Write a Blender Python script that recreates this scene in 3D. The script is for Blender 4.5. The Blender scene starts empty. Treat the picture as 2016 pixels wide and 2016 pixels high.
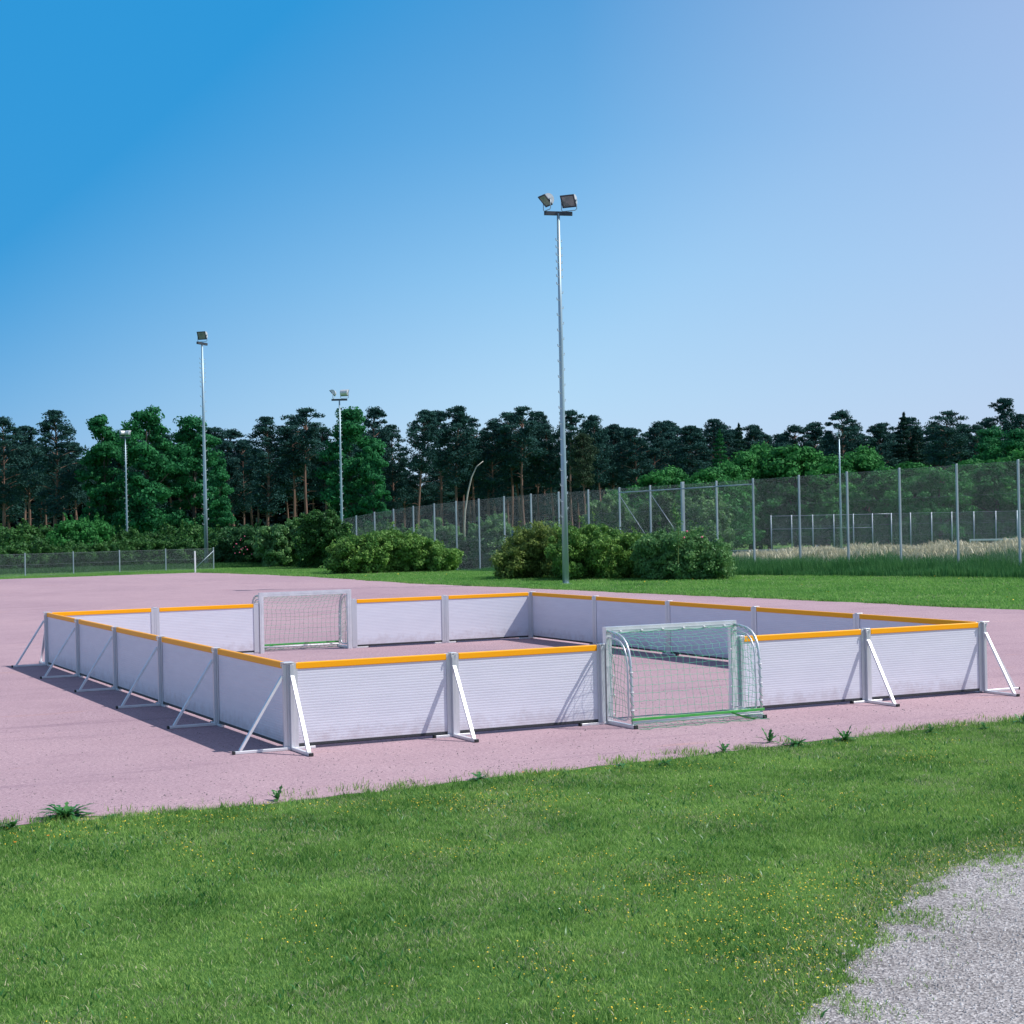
import bpy, math, random
import numpy as np
from mathutils import Vector, Matrix

random.seed(7)
RNG = np.random.default_rng(11)
R = math.radians
SC = bpy.context.scene
COL = SC.collection

# ------------------------------------------------------------------ camera, sky, sun, exposure
CAM = np.array([-6.25465, -18.61851, 2.60712])
YAW, PITCH, ROLL, FPX = 0.457025717, 0.00351535, -0.02061709, 3343.97
def _axes():
    f = np.array([math.sin(YAW)*math.cos(PITCH), math.cos(YAW)*math.cos(PITCH), math.sin(PITCH)])
    r = np.array([math.cos(YAW), -math.sin(YAW), 0.0]); u = np.cross(r, f)
    c, s = math.cos(ROLL), math.sin(ROLL)
    return f, c*r + s*u, -s*r + c*u
FWD, RIGHT, UP = _axes()
cd = bpy.data.cameras.new('camera'); cam = bpy.data.objects.new('camera', cd); COL.objects.link(cam)
cd.sensor_width = 36.0; cd.lens = FPX/2016*36.0; cd.clip_start = 0.1; cd.clip_end = 6000
M = Matrix(((RIGHT[0], UP[0], -FWD[0], CAM[0]), (RIGHT[1], UP[1], -FWD[1], CAM[1]), (RIGHT[2], UP[2], -FWD[2], CAM[2]), (0, 0, 0, 1)))
cam.matrix_world = M
SC.camera = cam

SUN = Vector((0.72, -0.38, 1.0)).normalized()
sun_el = math.asin(SUN.z); sun_az = math.atan2(SUN.x, SUN.y)      # azimuth clockwise from +Y
W = bpy.data.worlds.new('World'); SC.world = W; W.use_nodes = True
nt = W.node_tree; nt.nodes.clear()
sky = nt.nodes.new('ShaderNodeTexSky'); sky.sky_type = 'NISHITA'; sky.sun_disc = False
sky.sun_elevation = sun_el; sky.sun_rotation = sun_az
sky.air_density = 1.3; sky.dust_density = 0.6; sky.ozone_density = 2.2; sky.altitude = 300
def _n(k, **kw):
    n = nt.nodes.new(k)
    for a, b in kw.items(): setattr(n, a, b)
    return n
def _math(op, a, b=None, clamp=False):
    n = _n('ShaderNodeMath', operation=op, use_clamp=clamp)
    for i_, v_ in enumerate((a, b)):
        if v_ is None: continue
        if hasattr(v_, 'links'): nt.links.new(v_, n.inputs[i_])
        else: n.inputs[i_].default_value = v_
    return n.outputs[0]
def _mix(f, a, b):
    n = _n('ShaderNodeMix', data_type='RGBA')
    for i_, v_ in ((0, f), (6, a), (7, b)):
        if hasattr(v_, 'links'): nt.links.new(v_, n.inputs[i_])
        else: n.inputs[i_].default_value = v_ if i_ == 0 else (*v_, 1)
    return n.outputs[2]
geo = _n('ShaderNodeTexCoord'); sx = _n('ShaderNodeSeparateXYZ'); nt.links.new(geo.outputs['Generated'], sx.inputs[0])
zdir = sx.outputs[2]
side = _math('ADD', _math('MULTIPLY', sx.outputs[0], float(math.cos(YAW))), _math('MULTIPLY', sx.outputs[1], -float(math.sin(YAW))))
rp = _n('ShaderNodeValToRGB'); nt.links.new(zdir, rp.inputs[0]); el = rp.color_ramp.elements
stops = [(0.0, (.46, .60, .80)), (.07, (.35, .565, .79)), (.14, (.25, .50, .77)), (.22, (.15, .39, .69)), (.34, (.10, .27, .55)), (.6, (.13, .22, .36)), (1.0, (.15, .20, .30))]
while len(el) < len(stops): el.new(.5)
for e_, (p_, c_) in zip(el, stops): e_.position = p_; e_.color = (*c_, 1)
fl_ = _math('POWER', _math('DIVIDE', _math('SUBTRACT', _math('SUBTRACT', _math('MULTIPLY', zdir, 1.25), side), .06), .42, True), 1.35)
front = _math('ADD', _math('MULTIPLY', sx.outputs[0], float(math.sin(YAW))), _math('MULTIPLY', sx.outputs[1], float(math.cos(YAW))))
fl_ = _math('MULTIPLY', fl_, _math('DIVIDE', _math('SUBTRACT', front, .55), .3, True))
az = _mix(fl_, rp.outputs[0], (.0, .245, .58))
fr_ = _math('MULTIPLY', _math('DIVIDE', _math('SUBTRACT', side, .04), .28, True), .62)
lv = _mix(fr_, az, (.40, .475, .70))
sc_ = _n('ShaderNodeVectorMath', operation='SCALE'); nt.links.new(lv, sc_.inputs[0]); sc_.inputs['Scale'].default_value = 10.0
world_col = _mix(.88, sky.outputs[0], sc_.outputs[0])
bg = nt.nodes.new('ShaderNodeBackground'); bg.inputs['Strength'].default_value = 0.10
wo = nt.nodes.new('ShaderNodeOutputWorld')
nt.links.new(world_col, bg.inputs['Color']); nt.links.new(bg.outputs[0], wo.inputs[0])
sl = bpy.data.lights.new('sun', 'SUN'); sl.energy = 4.0; sl.angle = R(0.5); sl.color = (1.0, 0.965, 0.92)
so = bpy.data.objects.new('sun', sl); COL.objects.link(so)
so.rotation_euler = (-SUN).to_track_quat('-Z', 'Y').to_euler()
SC.view_settings.view_transform = 'Standard'; SC.view_settings.look = 'None'
SC.view_settings.gamma = 1; SC.view_settings.exposure = 0.30

# ------------------------------------------------------------------ helpers
def ss(t): t = np.clip(t, 0, 1); return t*t*(3-2*t)
def fence_x(y): return 38.6 - (y-29.8)*0.1405
HY = [-50, 29.8, 44, 54, 61.5, 68.9, 73.5, 78, 82, 90]
HZ = [.1, .1, -.12, -.25, -.38, -.62, -.82, -1.1, -1.45, -1.6]
def ground(x, y):
    x = np.asarray(x, float); y = np.asarray(y, float)
    e = x - fence_x(y); h = np.interp(y, HY, HZ)
    a = ss((e+7)/7)*h
    b = h + (-1.7-h)*ss((e-5)/25)
    z = np.where(e < 0, a, b)
    z = z + 0.45*np.exp(-((e-3.2)/2.2)**2)*ss((56-y)/26)
    return z
def ray(px, py): return FWD + RIGHT*(px-1008)/FPX - UP*(py-1008)/FPX
def at(px, D):
    """ground position on the bearing of picture column px at horizontal distance D"""
    d = ray(px, 1008 + (1008-px)*0.0206 + 12); d = d/np.hypot(d[0], d[1])
    x, y = CAM[0]+d[0]*D, CAM[1]+d[1]*D
    return float(x), float(y), float(ground(x, y))
def height_at(px, py, D):
    d = ray(px, py); return float(CAM[2] + d[2]/np.hypot(d[0], d[1])*D)

def tag(o, label=None, cat=None, group=None, kind=None):
    if label: o['label'] = label
    if cat: o['category'] = cat
    if group: o['group'] = group
    if kind: o['kind'] = kind
    return o
def empty(name, loc=(0, 0, 0), rz=0, label=None, cat=None, group=None):
    o = bpy.data.objects.new(name, None); COL.objects.link(o); o.location = loc; o.rotation_euler = (0, 0, rz)
    o.empty_display_size = 0.2
    return tag(o, label, cat, group)
def raw_mesh(name, V, F, mat, parent=None, smooth=False, attrs=None, mats=None, mi=None):
    """V (n,3); F (m,k) constant k"""
    V = np.asarray(V, np.float32); F = np.asarray(F, np.int32)
    me = bpy.data.meshes.new(name)
    me.vertices.add(len(V)); me.vertices.foreach_set('co', V.ravel())
    m, k = F.shape
    me.loops.add(m*k); me.loops.foreach_set('vertex_index', F.ravel())
    me.polygons.add(m); me.polygons.foreach_set('loop_start', np.arange(0, m*k, k, dtype=np.int32))
    try: me.polygons.foreach_set('loop_total', np.full(m, k, np.int32))
    except Exception: pass
    me.update(calc_edges=True)
    if smooth: me.polygons.foreach_set('use_smooth', np.ones(m, bool))
    for mm in (mats or [mat]): me.materials.append(mm)
    if mi is not None: me.polygons.foreach_set('material_index', np.asarray(mi, np.int32))
    if attrs:
        for n, dom, arr in attrs:
            a = me.attributes.new(n, 'FLOAT', dom); a.data.foreach_set('value', np.asarray(arr, np.float32).ravel())
    o = bpy.data.objects.new(name, me); COL.objects.link(o)
    if parent is not None: o.parent = parent
    return o
class MB:
    def __init__(s): s.v = []; s.f = []; s.sm = []
    def add(s, vs, fs, smooth=False):
        b = len(s.v); s.v += [tuple(map(float, v)) for v in vs]; s.f += [tuple(b+i for i in f) for f in fs]; s.sm += [smooth]*len(fs); return s
    def box(s, x0, x1, y0, y1, z0, z1, c=0.0):
        if c <= 0:
            return s.add([(x0,y0,z0),(x1,y0,z0),(x1,y1,z0),(x0,y1,z0),(x0,y0,z1),(x1,y0,z1),(x1,y1,z1),(x0,y1,z1)],
                         [(0,3,2,1),(4,5,6,7),(0,1,5,4),(1,2,6,5),(2,3,7,6),(3,0,4,7)])
        L = [(x0, x1), (y0, y1), (z0, z1)]; vs = []; idx = {}
        for ix in (0, 1):
            for iy in (0, 1):
                for iz in (0, 1):
                    for ax in range(3):
                        p = []
                        for k, i in enumerate((ix, iy, iz)):
                            a = L[k][i]
                            if k != ax: a += c*(1 if i == 0 else -1)
                            p.append(a)
                        idx[(ix, iy, iz, ax)] = len(vs); vs.append(p)
        fs = []
        for ax in range(3):
            o1, o2 = [k for k in range(3) if k != ax]
            for sd in (0, 1):
                q = []
                for a, b in ((0,0),(1,0),(1,1),(0,1)):
                    i = [0,0,0]; i[ax] = sd; i[o1] = a; i[o2] = b; q.append(idx[(i[0], i[1], i[2], ax)])
                fs.append(q)
        for ax in range(3):
            o1, o2 = [k for k in range(3) if k != ax]
            for a in (0, 1):
                for b in (0, 1):
                    q = []
                    for e, axx in ((0, o1), (0, o2), (1, o2), (1, o1)):
                        i = [0,0,0]; i[ax] = e; i[o1] = a; i[o2] = b; q.append(idx[(i[0], i[1], i[2], axx)])
                    fs.append(q)
        for ix in (0, 1):
            for iy in (0, 1):
                for iz in (0, 1): fs.append([idx[(ix, iy, iz, k)] for k in range(3)])
        return s.add(vs, fs)
    def beam(s, a, b, w, h):
        a = Vector(a); b = Vector(b); d = (b-a).normalized()
        up = Vector((0,0,1)) if abs(d.z) < .9 else Vector((0,1,0))
        if abs(d.z) >= .9 or True:
            side = d.cross(up).normalized(); u = side.cross(d).normalized()
        vs = []
        for p in (a, b):
            for i, j in ((-1,-1),(1,-1),(1,1),(-1,1)): vs.append(p + side*(i*w/2) + u*(j*h/2))
        return s.add(vs, [(0,3,2,1),(4,5,6,7),(0,1,5,4),(1,2,6,5),(2,3,7,6),(3,0,4,7)])
    def tube(s, pts, r, n=8, caps=True):
        pts = [Vector(p) for p in pts]; rs = r if isinstance(r, (list, tuple)) else [r]*len(pts)
        vs = []; fs = []; prev = None
        for i, p in enumerate(pts):
            d = (pts[min(i+1, len(pts)-1)]-pts[max(i-1, 0)]).normalized()
            if prev is None:
                up = Vector((0,0,1)) if abs(d.z) < .9 else Vector((1,0,0)); s1 = d.cross(up).normalized()
            else:
                s1 = (prev - d*prev.dot(d)).normalized()
            prev = s1; s2 = d.cross(s1)
            for k in range(n):
                a = 2*math.pi*k/n; vs.append(p + (s1*math.cos(a)+s2*math.sin(a))*rs[i])
        for i in range(len(pts)-1):
            for k in range(n):
                k2 = (k+1) % n; fs.append((i*n+k, i*n+k2, (i+1)*n+k2, (i+1)*n+k))
        s.add(vs, fs, n > 5)
        if caps:
            b = len(s.v)-len(vs); s.f += [tuple(b+k for k in range(n))[::-1], tuple(b+(len(pts)-1)*n+k for k in range(n))]; s.sm += [False, False]
        return s
    def build(s, name, mat, parent=None):
        me = bpy.data.meshes.new(name); me.from_pydata(s.v, [], s.f); me.update()
        me.materials.append(mat); me.polygons.foreach_set('use_smooth', np.array(s.sm, bool))
        o = bpy.data.objects.new(name, me); COL.objects.link(o)
        if parent is not None: o.parent = parent
        return o
def dup(o, parent=None):
    c = o.copy(); COL.objects.link(c)
    if parent is not None: c.parent = parent
    for ch in list(o.children): dup(ch, c)
    return c
ORD = ['first', 'second', 'third', 'fourth', 'fifth', 'sixth', 'seventh', 'eighth', 'ninth', 'tenth', 'eleventh', 'twelfth',
       'thirteenth', 'fourteenth', 'fifteenth', 'sixteenth', 'seventeenth', 'eighteenth', 'nineteenth', 'twentieth', 'twenty-first', 'twenty-second', 'twenty-third']

# ------------------------------------------------------------------ materials
def mat_base(name):
    m = bpy.data.materials.new(name); m.use_nodes = True
    n = m.node_tree.nodes; n.clear(); out = n.new('ShaderNodeOutputMaterial'); p = n.new('ShaderNodeBsdfPrincipled')
    m.node_tree.links.new(p.outputs[0], out.inputs[0]); return m, m.node_tree, p, out
def noise(t, scale, detail=4, rough=.55, coord='Object', stretch=None):
    tc = t.nodes.new('ShaderNodeTexCoord'); n = t.nodes.new('ShaderNodeTexNoise')
    n.inputs['Scale'].default_value = scale; n.inputs['Detail'].default_value = detail; n.inputs['Roughness'].default_value = rough
    if stretch:
        mp = t.nodes.new('ShaderNodeMapping'); mp.inputs['Scale'].default_value = stretch
        t.links.new(tc.outputs[coord], mp.inputs[0]); t.links.new(mp.outputs[0], n.inputs['Vector'])
    else: t.links.new(tc.outputs[coord], n.inputs['Vector'])
    return n.outputs['Fac']
def ramp(t, src, stops):
    r = t.nodes.new('ShaderNodeValToRGB'); e = r.color_ramp.elements
    while len(e) < len(stops): e.new(0.5)
    for i, (p, c) in enumerate(stops): e[i].position = p; e[i].color = (*c, 1)
    t.links.new(src, r.inputs[0]); return r.outputs[0]
def mixc(t, fac, a, b, mode='MIX'):
    m = t.nodes.new('ShaderNodeMix'); m.data_type = 'RGBA'; m.blend_type = mode
    for i, v in ((0, fac), (6, a), (7, b)):
        if hasattr(v, 'is_linked') or hasattr(v, 'links'): t.links.new(v, m.inputs[i])
        else: m.inputs[i].default_value = v if i == 0 else (*v, 1)
    return m.outputs[2]
def bump(t, p, src, strength, dist):
    b = t.nodes.new('ShaderNodeBump'); b.inputs['Strength'].default_value = strength; b.inputs['Distance'].default_value = dist
    t.links.new(src, b.inputs['Height']); t.links.new(b.outputs[0], p.inputs['Normal'])
def simple(name, c1, c2, rough=.5, metal=0.0, scale=8, stretch=None, bmp=0, spec=.5, rr=0.0):
    m, t, p, _ = mat_base(name)
    f = noise(t, scale, 5, .6, stretch=stretch)
    t.links.new(ramp(t, f, [(.3, c1), (.7, c2)]), p.inputs['Base Color'])
    p.inputs['Roughness'].default_value = rough; p.inputs['Metallic'].default_value = metal
    p.inputs['Specular IOR Level'].default_value = spec
    if rr:
        mr = t.nodes.new('ShaderNodeMapRange'); mr.inputs[3].default_value = rough-rr; mr.inputs[4].default_value = rough+rr
        t.links.new(f, mr.inputs[0]); t.links.new(mr.outputs[0], p.inputs['Roughness'])
    if bmp: bump(t, p, f, bmp, .01)
    return m
def leafmat(name, c1, c2, nscale=.5, rough=.55, trans=.3, spec=.35):
    m, t, p, out = mat_base(name)
    at_ = t.nodes.new('ShaderNodeAttribute'); at_.attribute_name = 'v'
    f = noise(t, nscale, 2, .5)
    a = t.nodes.new('ShaderNodeMath'); a.operation = 'ADD'; t.links.new(at_.outputs['Fac'], a.inputs[0]); t.links.new(f, a.inputs[1])
    h = t.nodes.new('ShaderNodeMath'); h.operation = 'MULTIPLY'; h.inputs[1].default_value = .5; t.links.new(a.outputs[0], h.inputs[0])
    c = ramp(t, h.outputs[0], [(.2, c1), (.8, c2)])
    t.links.new(c, p.inputs['Base Color']); p.inputs['Roughness'].default_value = rough; p.inputs['Specular IOR Level'].default_value = spec
    tr = t.nodes.new('ShaderNodeBsdfTranslucent'); t.links.new(c, tr.inputs[0])
    mx = t.nodes.new('ShaderNodeMixShader'); mx.inputs[0].default_value = trans
    t.links.new(p.outputs[0], mx.inputs[1]); t.links.new(tr.outputs[0], mx.inputs[2]); t.links.new(mx.outputs[0], out.inputs[0])
    return m

ALU = simple('mill_aluminium', (.56, .58, .62), (.72, .73, .76), .42, .55, 3, (1, 1, .25), rr=.08)
ALU_W = simple('bright_aluminium', (.66, .67, .70), (.82, .82, .84), .38, .45, 5, rr=.06)
BOARD = simple('ribbed_board', (.66, .665, .745), (.72, .725, .80), .45, .10, 1.5, (1, 1, 6), spec=.5)
_t = BOARD.node_tree; _p = [n for n in _t.nodes if n.type == 'BSDF_PRINCIPLED'][0]; _src = _p.inputs['Base Color'].links[0].from_socket
_tc = _t.nodes.new('ShaderNodeTexCoord'); _sx = _t.nodes.new('ShaderNodeSeparateXYZ'); _t.links.new(_tc.outputs['Object'], _sx.inputs[0])
_oi = _t.nodes.new('ShaderNodeObjectInfo'); _ad = _t.nodes.new('ShaderNodeVectorMath'); _ad.operation = 'ADD'; _t.links.new(_tc.outputs['Object'], _ad.inputs[0])
_ml = _t.nodes.new('ShaderNodeMath'); _ml.operation = 'MULTIPLY'; _ml.inputs[1].default_value = 37; _t.links.new(_oi.outputs['Random'], _ml.inputs[0]); _t.links.new(_ml.outputs[0], _ad.inputs[1])
_nz = _t.nodes.new('ShaderNodeTexNoise'); _nz.inputs['Scale'].default_value = 7; _nz.inputs['Detail'].default_value = 7; _nz.inputs['Roughness'].default_value = .7; _t.links.new(_ad.outputs[0], _nz.inputs['Vector'])
_mz = _t.nodes.new('ShaderNodeMapRange'); _mz.inputs[1].default_value = .06; _mz.inputs[2].default_value = .32; _mz.inputs[3].default_value = .40; _mz.inputs[4].default_value = .0; _t.links.new(_sx.outputs[2], _mz.inputs[0])
_a2 = _t.nodes.new('ShaderNodeMath'); _a2.operation = 'ADD'; _t.links.new(_nz.outputs['Fac'], _a2.inputs[0]); _t.links.new(_mz.outputs[0], _a2.inputs[1])
_dirt = ramp(_t, _a2.outputs[0], [(.62, (1, 1, 1)), (.80, (.90, .87, .86)), (.98, (.80, .74, .73))])
_t.links.new(mixc(_t, 1.0, _src, _dirt, 'MULTIPLY'), _p.inputs['Base Color'])
RAIL = simple('orange_rail', (.98, .40, .005), (1.0, .425, .006), .45, 0, 2, spec=.2)
BLACK = simple('black_rubber', (.012, .012, .013), (.03, .03, .032), .7, 0, 30, bmp=.2)
SEAL = simple('dark_bottom_seal', (.018, .02, .024), (.05, .055, .06), .6, 0, 60)
NET = simple('green_net_cord', (.05, .42, .24), (.10, .52, .33), .7, 0, 30)
ROPE = simple('green_net_rope', (.02, .30, .15), (.05, .40, .22), .7, 0, 30)
STRAP = simple('green_strap', (.04, .34, .05), (.07, .42, .08), .5, 0, 10)
CLIP = simple('white_clip', (.75, .75, .75), (.85, .85, .85), .5, 0, 10)
GALV = simple('galvanised_steel', (.30, .37, .42), (.46, .53, .57), .5, .45, 2, (1, 1, .3), rr=.1)
GALVP = simple('galvanised_pole', (.26, .38, .45), (.42, .54, .60), .45, .5, 1.5, (1, 1, .2), rr=.1)
WIRE = simple('galvanised_wire', (.20, .25, .27), (.30, .36, .38), .6, .3, 4, spec=.2)
DARKST = simple('weathered_dark_steel', (.035, .045, .06), (.07, .08, .10), .6, .3, 8)
LHOUS = simple('lamp_housing', (.55, .57, .60), (.72, .73, .75), .4, .3, 5)
LGLASS = simple('lamp_glass', (.10, .16, .17), (.30, .30, .30), .08, 0, 3, spec=.8)
WHITEP = simple('white_paint', (.76, .77, .78), (.84, .84, .85), .45, 0, 6)
BLUEP = simple('blue_paint', (.03, .12, .24), (.05, .17, .32), .45, 0, 6)
BARK_P = simple('pine_bark', (.11, .065, .05), (.29, .17, .13), .9, 0, 1.2, (1, 1, .3), bmp=.5)
BARK_D = simple('grey_bark', (.05, .045, .04), (.12, .10, .085), .9, 0, 1.2, (1, 1, .3), bmp=.5)
BARK_W = simple('dead_pale_wood', (.42, .38, .34), (.60, .55, .50), .85, 0, 3)
STEM = simple('green_stem', (.10, .16, .03), (.16, .22, .05), .7, 0, 10)

M_OAK = leafmat('oak_leaves', (.007, .080, .038), (.050, .270, .085), .25, trans=.3, rough=.7, spec=.15)
M_OAKL = leafmat('light_leaves', (.018, .120, .036), (.075, .300, .070), .25, trans=.3, rough=.7, spec=.15)
M_PINE = leafmat('pine_needles', (.010, .046, .046), (.045, .125, .105), .3, trans=.15, rough=.8, spec=.1)
M_PINEB = leafmat('pine_needles_brownish', (.025, .055, .035), (.075, .12, .065), .3, trans=.15, rough=.8, spec=.1)
M_SPR = leafmat('spruce_needles', (.008, .036, .030), (.022, .07, .048), .3, trans=.15, rough=.8, spec=.1)
M_LARCH = leafmat('larch_needles', (.014, .105, .040), (.04, .19, .06), .3, trans=.25, rough=.8, spec=.1)
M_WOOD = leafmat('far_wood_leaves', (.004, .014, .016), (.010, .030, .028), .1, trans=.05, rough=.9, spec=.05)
M_BUSH = leafmat('bush_leaves', (.03, .14, .03), (.24, .42, .09), .5, trans=.3, spec=.2)
M_BUSHB = leafmat('bronze_bush_leaves', (.045, .11, .025), (.25, .33, .08), .5, trans=.3, spec=.2)
M_BUSHG = leafmat('grey_green_bush_leaves', (.025, .13, .045), (.20, .38, .13), .5, trans=.3, spec=.2)
M_BUSHD = leafmat('dark_bush_leaves', (.014, .072, .026), (.05, .15, .045), .5, trans=.3, spec=.2)
M_HEDGE = leafmat('hedge_leaves', (.020, .090, .026), (.075, .20, .045), .4, trans=.3, spec=.2)
M_GRASS = leafmat('lawn_grass', (.025, .145, .018), (.43, .64, .165), .9, .55, .45, .25)
M_GRASSF = leafmat('far_lawn_grass', (.085, .275, .050), (.300, .520, .130), .35, .55, .45, .25)
M_TALL = leafmat('tall_meadow_grass', (.03, .16, .04), (.13, .32, .10), .4, .55, .3, .35)
M_DRY = leafmat('dry_lawn_blades', (.32, .33, .19), (.54, .52, .34), .9, .6, .3, .2)
M_STRAW = leafmat('straw_seed_heads', (.50, .46, .30), (.78, .73, .54), .5, .7, .2, .2)
M_WEED = leafmat('weed_leaves', (.024, .14, .034), (.08, .25, .06), 6, .45, .25, .45)
M_YEL = simple('yellow_petals', (.75, .50, .02), (.85, .62, .04), .6, 0, 30)
M_ORG = simple('orange_petals', (.85, .25, .01), (.90, .33, .02), .6, 0, 30)
M_ROSE = simple('pink_petals', (.70, .10, .20), (.80, .18, .30), .6, 0, 30)
M_WHF = simple('white_petals', (.8, .8, .78), (.85, .85, .82), .6, 0, 30)

# soil under the lawn
m, t, p, _ = mat_base('lawn_soil')
c1 = ramp(t, noise(t, 6, 8, .7), [(.30, (.045, .13, .025)), (.52, (.09, .20, .045)), (.75, (.18, .29, .09))])
c2 = ramp(t, noise(t, .12, 4, .6), [(.35, (.75, .8, .8)), (.7, (1.15, 1.1, 1.0))])
t.links.new(mixc(t, 1.0, c1, c2, 'MULTIPLY'), p.inputs['Base Color']); p.inputs['Roughness'].default_value = .9
p.inputs['Specular IOR Level'].default_value = .1
bump(t, p, noise(t, 30, 6, .7), .8, .02); SOIL = m
# clay pitch
m, t, p, _ = mat_base('clay_surface')
big = ramp(t, noise(t, .16, 6, .62, stretch=(1, .6, 1)), [(.30, (.86, .85, .88)), (.55, (1, 1, 1)), (.75, (1.08, 1.07, 1.05))])
mid = ramp(t, noise(t, 1.1, 7, .68), [(.25, (.90, .88, .90)), (.5, (1, 1, 1)), (.8, (1.05, 1.05, 1.05))])
fine = ramp(t, noise(t, 26, 8, .95), [(.36, (.145, .093, .11)), (.44, (.345, .235, .27)), (.54, (.44, .302, .335)), (.64, (.68, .495, .545))])
vo = t.nodes.new('ShaderNodeTexVoronoi'); vo.inputs['Scale'].default_value = 14; tc = t.nodes.new('ShaderNodeTexCoord'); t.links.new(tc.outputs['Object'], vo.inputs['Vector'])
peb = ramp(t, vo.outputs['Distance'], [(0, (.35, .30, .34)), (.07, (.5, .42, .46)), (.10, (1, 1, 1))])
vo2 = t.nodes.new('ShaderNodeTexVoronoi'); vo2.inputs['Scale'].default_value = 14; t.links.new(tc.outputs['Object'], vo2.inputs['Vector'])
sep = t.nodes.new('ShaderNodeSeparateColor'); t.links.new(vo2.outputs['Color'], sep.inputs[0])
gt = t.nodes.new('ShaderNodeMath'); gt.operation = 'GREATER_THAN'; gt.inputs[1].default_value = .80; t.links.new(sep.outputs[0], gt.inputs[0])
warm = ramp(t, noise(t, .55, 5, .6, stretch=(.5, 2.2, 1)), [(.63, (1, 1, 1)), (.72, (1.10, .98, .84))])
trk = ramp(t, noise(t, .8, 6, .7, stretch=(.22, 2.6, 1)), [(.30, (.76, .75, .79)), (.43, (1, 1, 1)), (.60, (1, 1, 1)), (.70, (1.14, 1.12, 1.10))])
c = mixc(t, 1.0, mixc(t, 1.0, mixc(t, 1.0, fine, big, 'MULTIPLY'), mid, 'MULTIPLY'), warm, 'MULTIPLY')
c = mixc(t, 1.0, c, trk, 'MULTIPLY')
c = mixc(t, gt.outputs[0], c, mixc(t, 1.0, c, peb, 'MULTIPLY'))
t.links.new(c, p.inputs['Base Color']); p.inputs['Roughness'].default_value = .92; p.inputs['Specular IOR Level'].default_value = .15
bump(t, p, noise(t, 70, 4, .7), .55, .008); CLAY = m
# gravel path
m, t, p, _ = mat_base('gravel_surface')
vo = t.nodes.new('ShaderNodeTexVoronoi'); vo.inputs['Scale'].default_value = 75; tc = t.nodes.new('ShaderNodeTexCoord'); t.links.new(tc.outputs['Object'], vo.inputs['Vector'])
sep = t.nodes.new('ShaderNodeSeparateColor'); t.links.new(vo.outputs['Color'], sep.inputs[0])
c = ramp(t, sep.outputs[0], [(0, (.10, .09, .09)), (.3, (.26, .245, .25)), (.7, (.37, .35, .35)), (1, (.62, .60, .60))])
c2 = ramp(t, noise(t, .9, 6, .65), [(.3, (.62, .59, .56)), (.7, (1.08, 1.06, 1.06))])
t.links.new(mixc(t, 1.0, c, c2, 'MULTIPLY'), p.inputs['Base Color']); p.inputs['Roughness'].default_value = .9
bump(t, p, vo.outputs['Distance'], .6, .008); GRAVEL = m

# ------------------------------------------------------------------ the ground
def grid_mesh(name, X, Y, Z, mat):
    ny, nx = X.shape; V = np.stack([X.ravel(), Y.ravel(), Z.ravel()], 1)
    i = np.arange(nx-1)[None, :] + np.arange(ny-1)[:, None]*nx; i = i.ravel()
    return raw_mesh(name, V, np.stack([i, i+1, i+nx+1, i+nx], 1), mat, smooth=True)
xs = np.concatenate([np.linspace(-2500, -120, 12), np.linspace(-100, 24, 32), np.linspace(25, 75, 101), np.linspace(78, 500, 60), np.linspace(560, 3000, 14)])
ys = np.concatenate([np.linspace(-1500, -60, 8), np.linspace(-50, 120, 140), np.linspace(125, 500, 50), np.linspace(560, 3500, 14)])
X, Y = np.meshgrid(xs, ys)
tag(grid_mesh('ground', X, Y, ground(X, Y), SOIL), kind='structure')
def wob(a, seed, amps=((.35, .05), (1.3, .04), (4.1, .03), (11., .02))):
    r = np.random.default_rng(seed); return sum(A*np.sin(a*k + r.uniform(0, 6.28)) for k, A in amps) + 0*a
def gravel_edge(x): return -8.80 + (x-1.66)*.085 - .42*np.maximum(2.5-x, 0)**1.35
CE_Y = [-8, 14.4, 17.4, 20.3, 24.2, 27.4, 33.7, 38.5, 44.1, 52.9, 59, 65, 69, 71.2]
CE_X = [26.5, 24.4, 23.95, 23.7, 23.35, 23.0, 22.3, 21.7, 20.95, 20.85, 20.7, 20.2, 19.6, 18.9]
NE_X = [-60, -3.8, -1.5, .6, 1.8, 3.45, 5.2, 6.8, 8.5, 14, 26.5]
NE_Y = [-4.0, -3.38, -3.42, -3.36, -3.2, -3.02, -2.87, -2.75, -2.65, -2.3, -1.6]
u = np.concatenate([np.linspace(-60, -6, 40), np.linspace(-5.8, 12, 420), np.linspace(12.3, 27, 60)]); v = np.linspace(0, 1, 360)
U, Vv = np.meshgrid(u, v)
yn = np.interp(U, NE_X, NE_Y) + wob(U, 1)
yy = yn + Vv*(71.3 + wob(U*.6, 2)*2 - yn)
xr = np.interp(yy, CE_Y, CE_X) + wob(yy, 3)*1.6
xx = -60 + (U+60)/87.0*(xr+60)
tag(grid_mesh('clay_pitch', xx, yy, ground(xx, yy)*0 + .004, CLAY), kind='structure')
u = np.linspace(-14, 14, 500); v = np.linspace(0, 1, 30); U, Vv = np.meshgrid(u, v)
ye = gravel_edge(U) + wob(U*2, 5)*1.2; yy = ye - Vv*3.6
tag(grid_mesh('gravel_path', U, yy, yy*0 + .005, GRAVEL), kind='structure')

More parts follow.
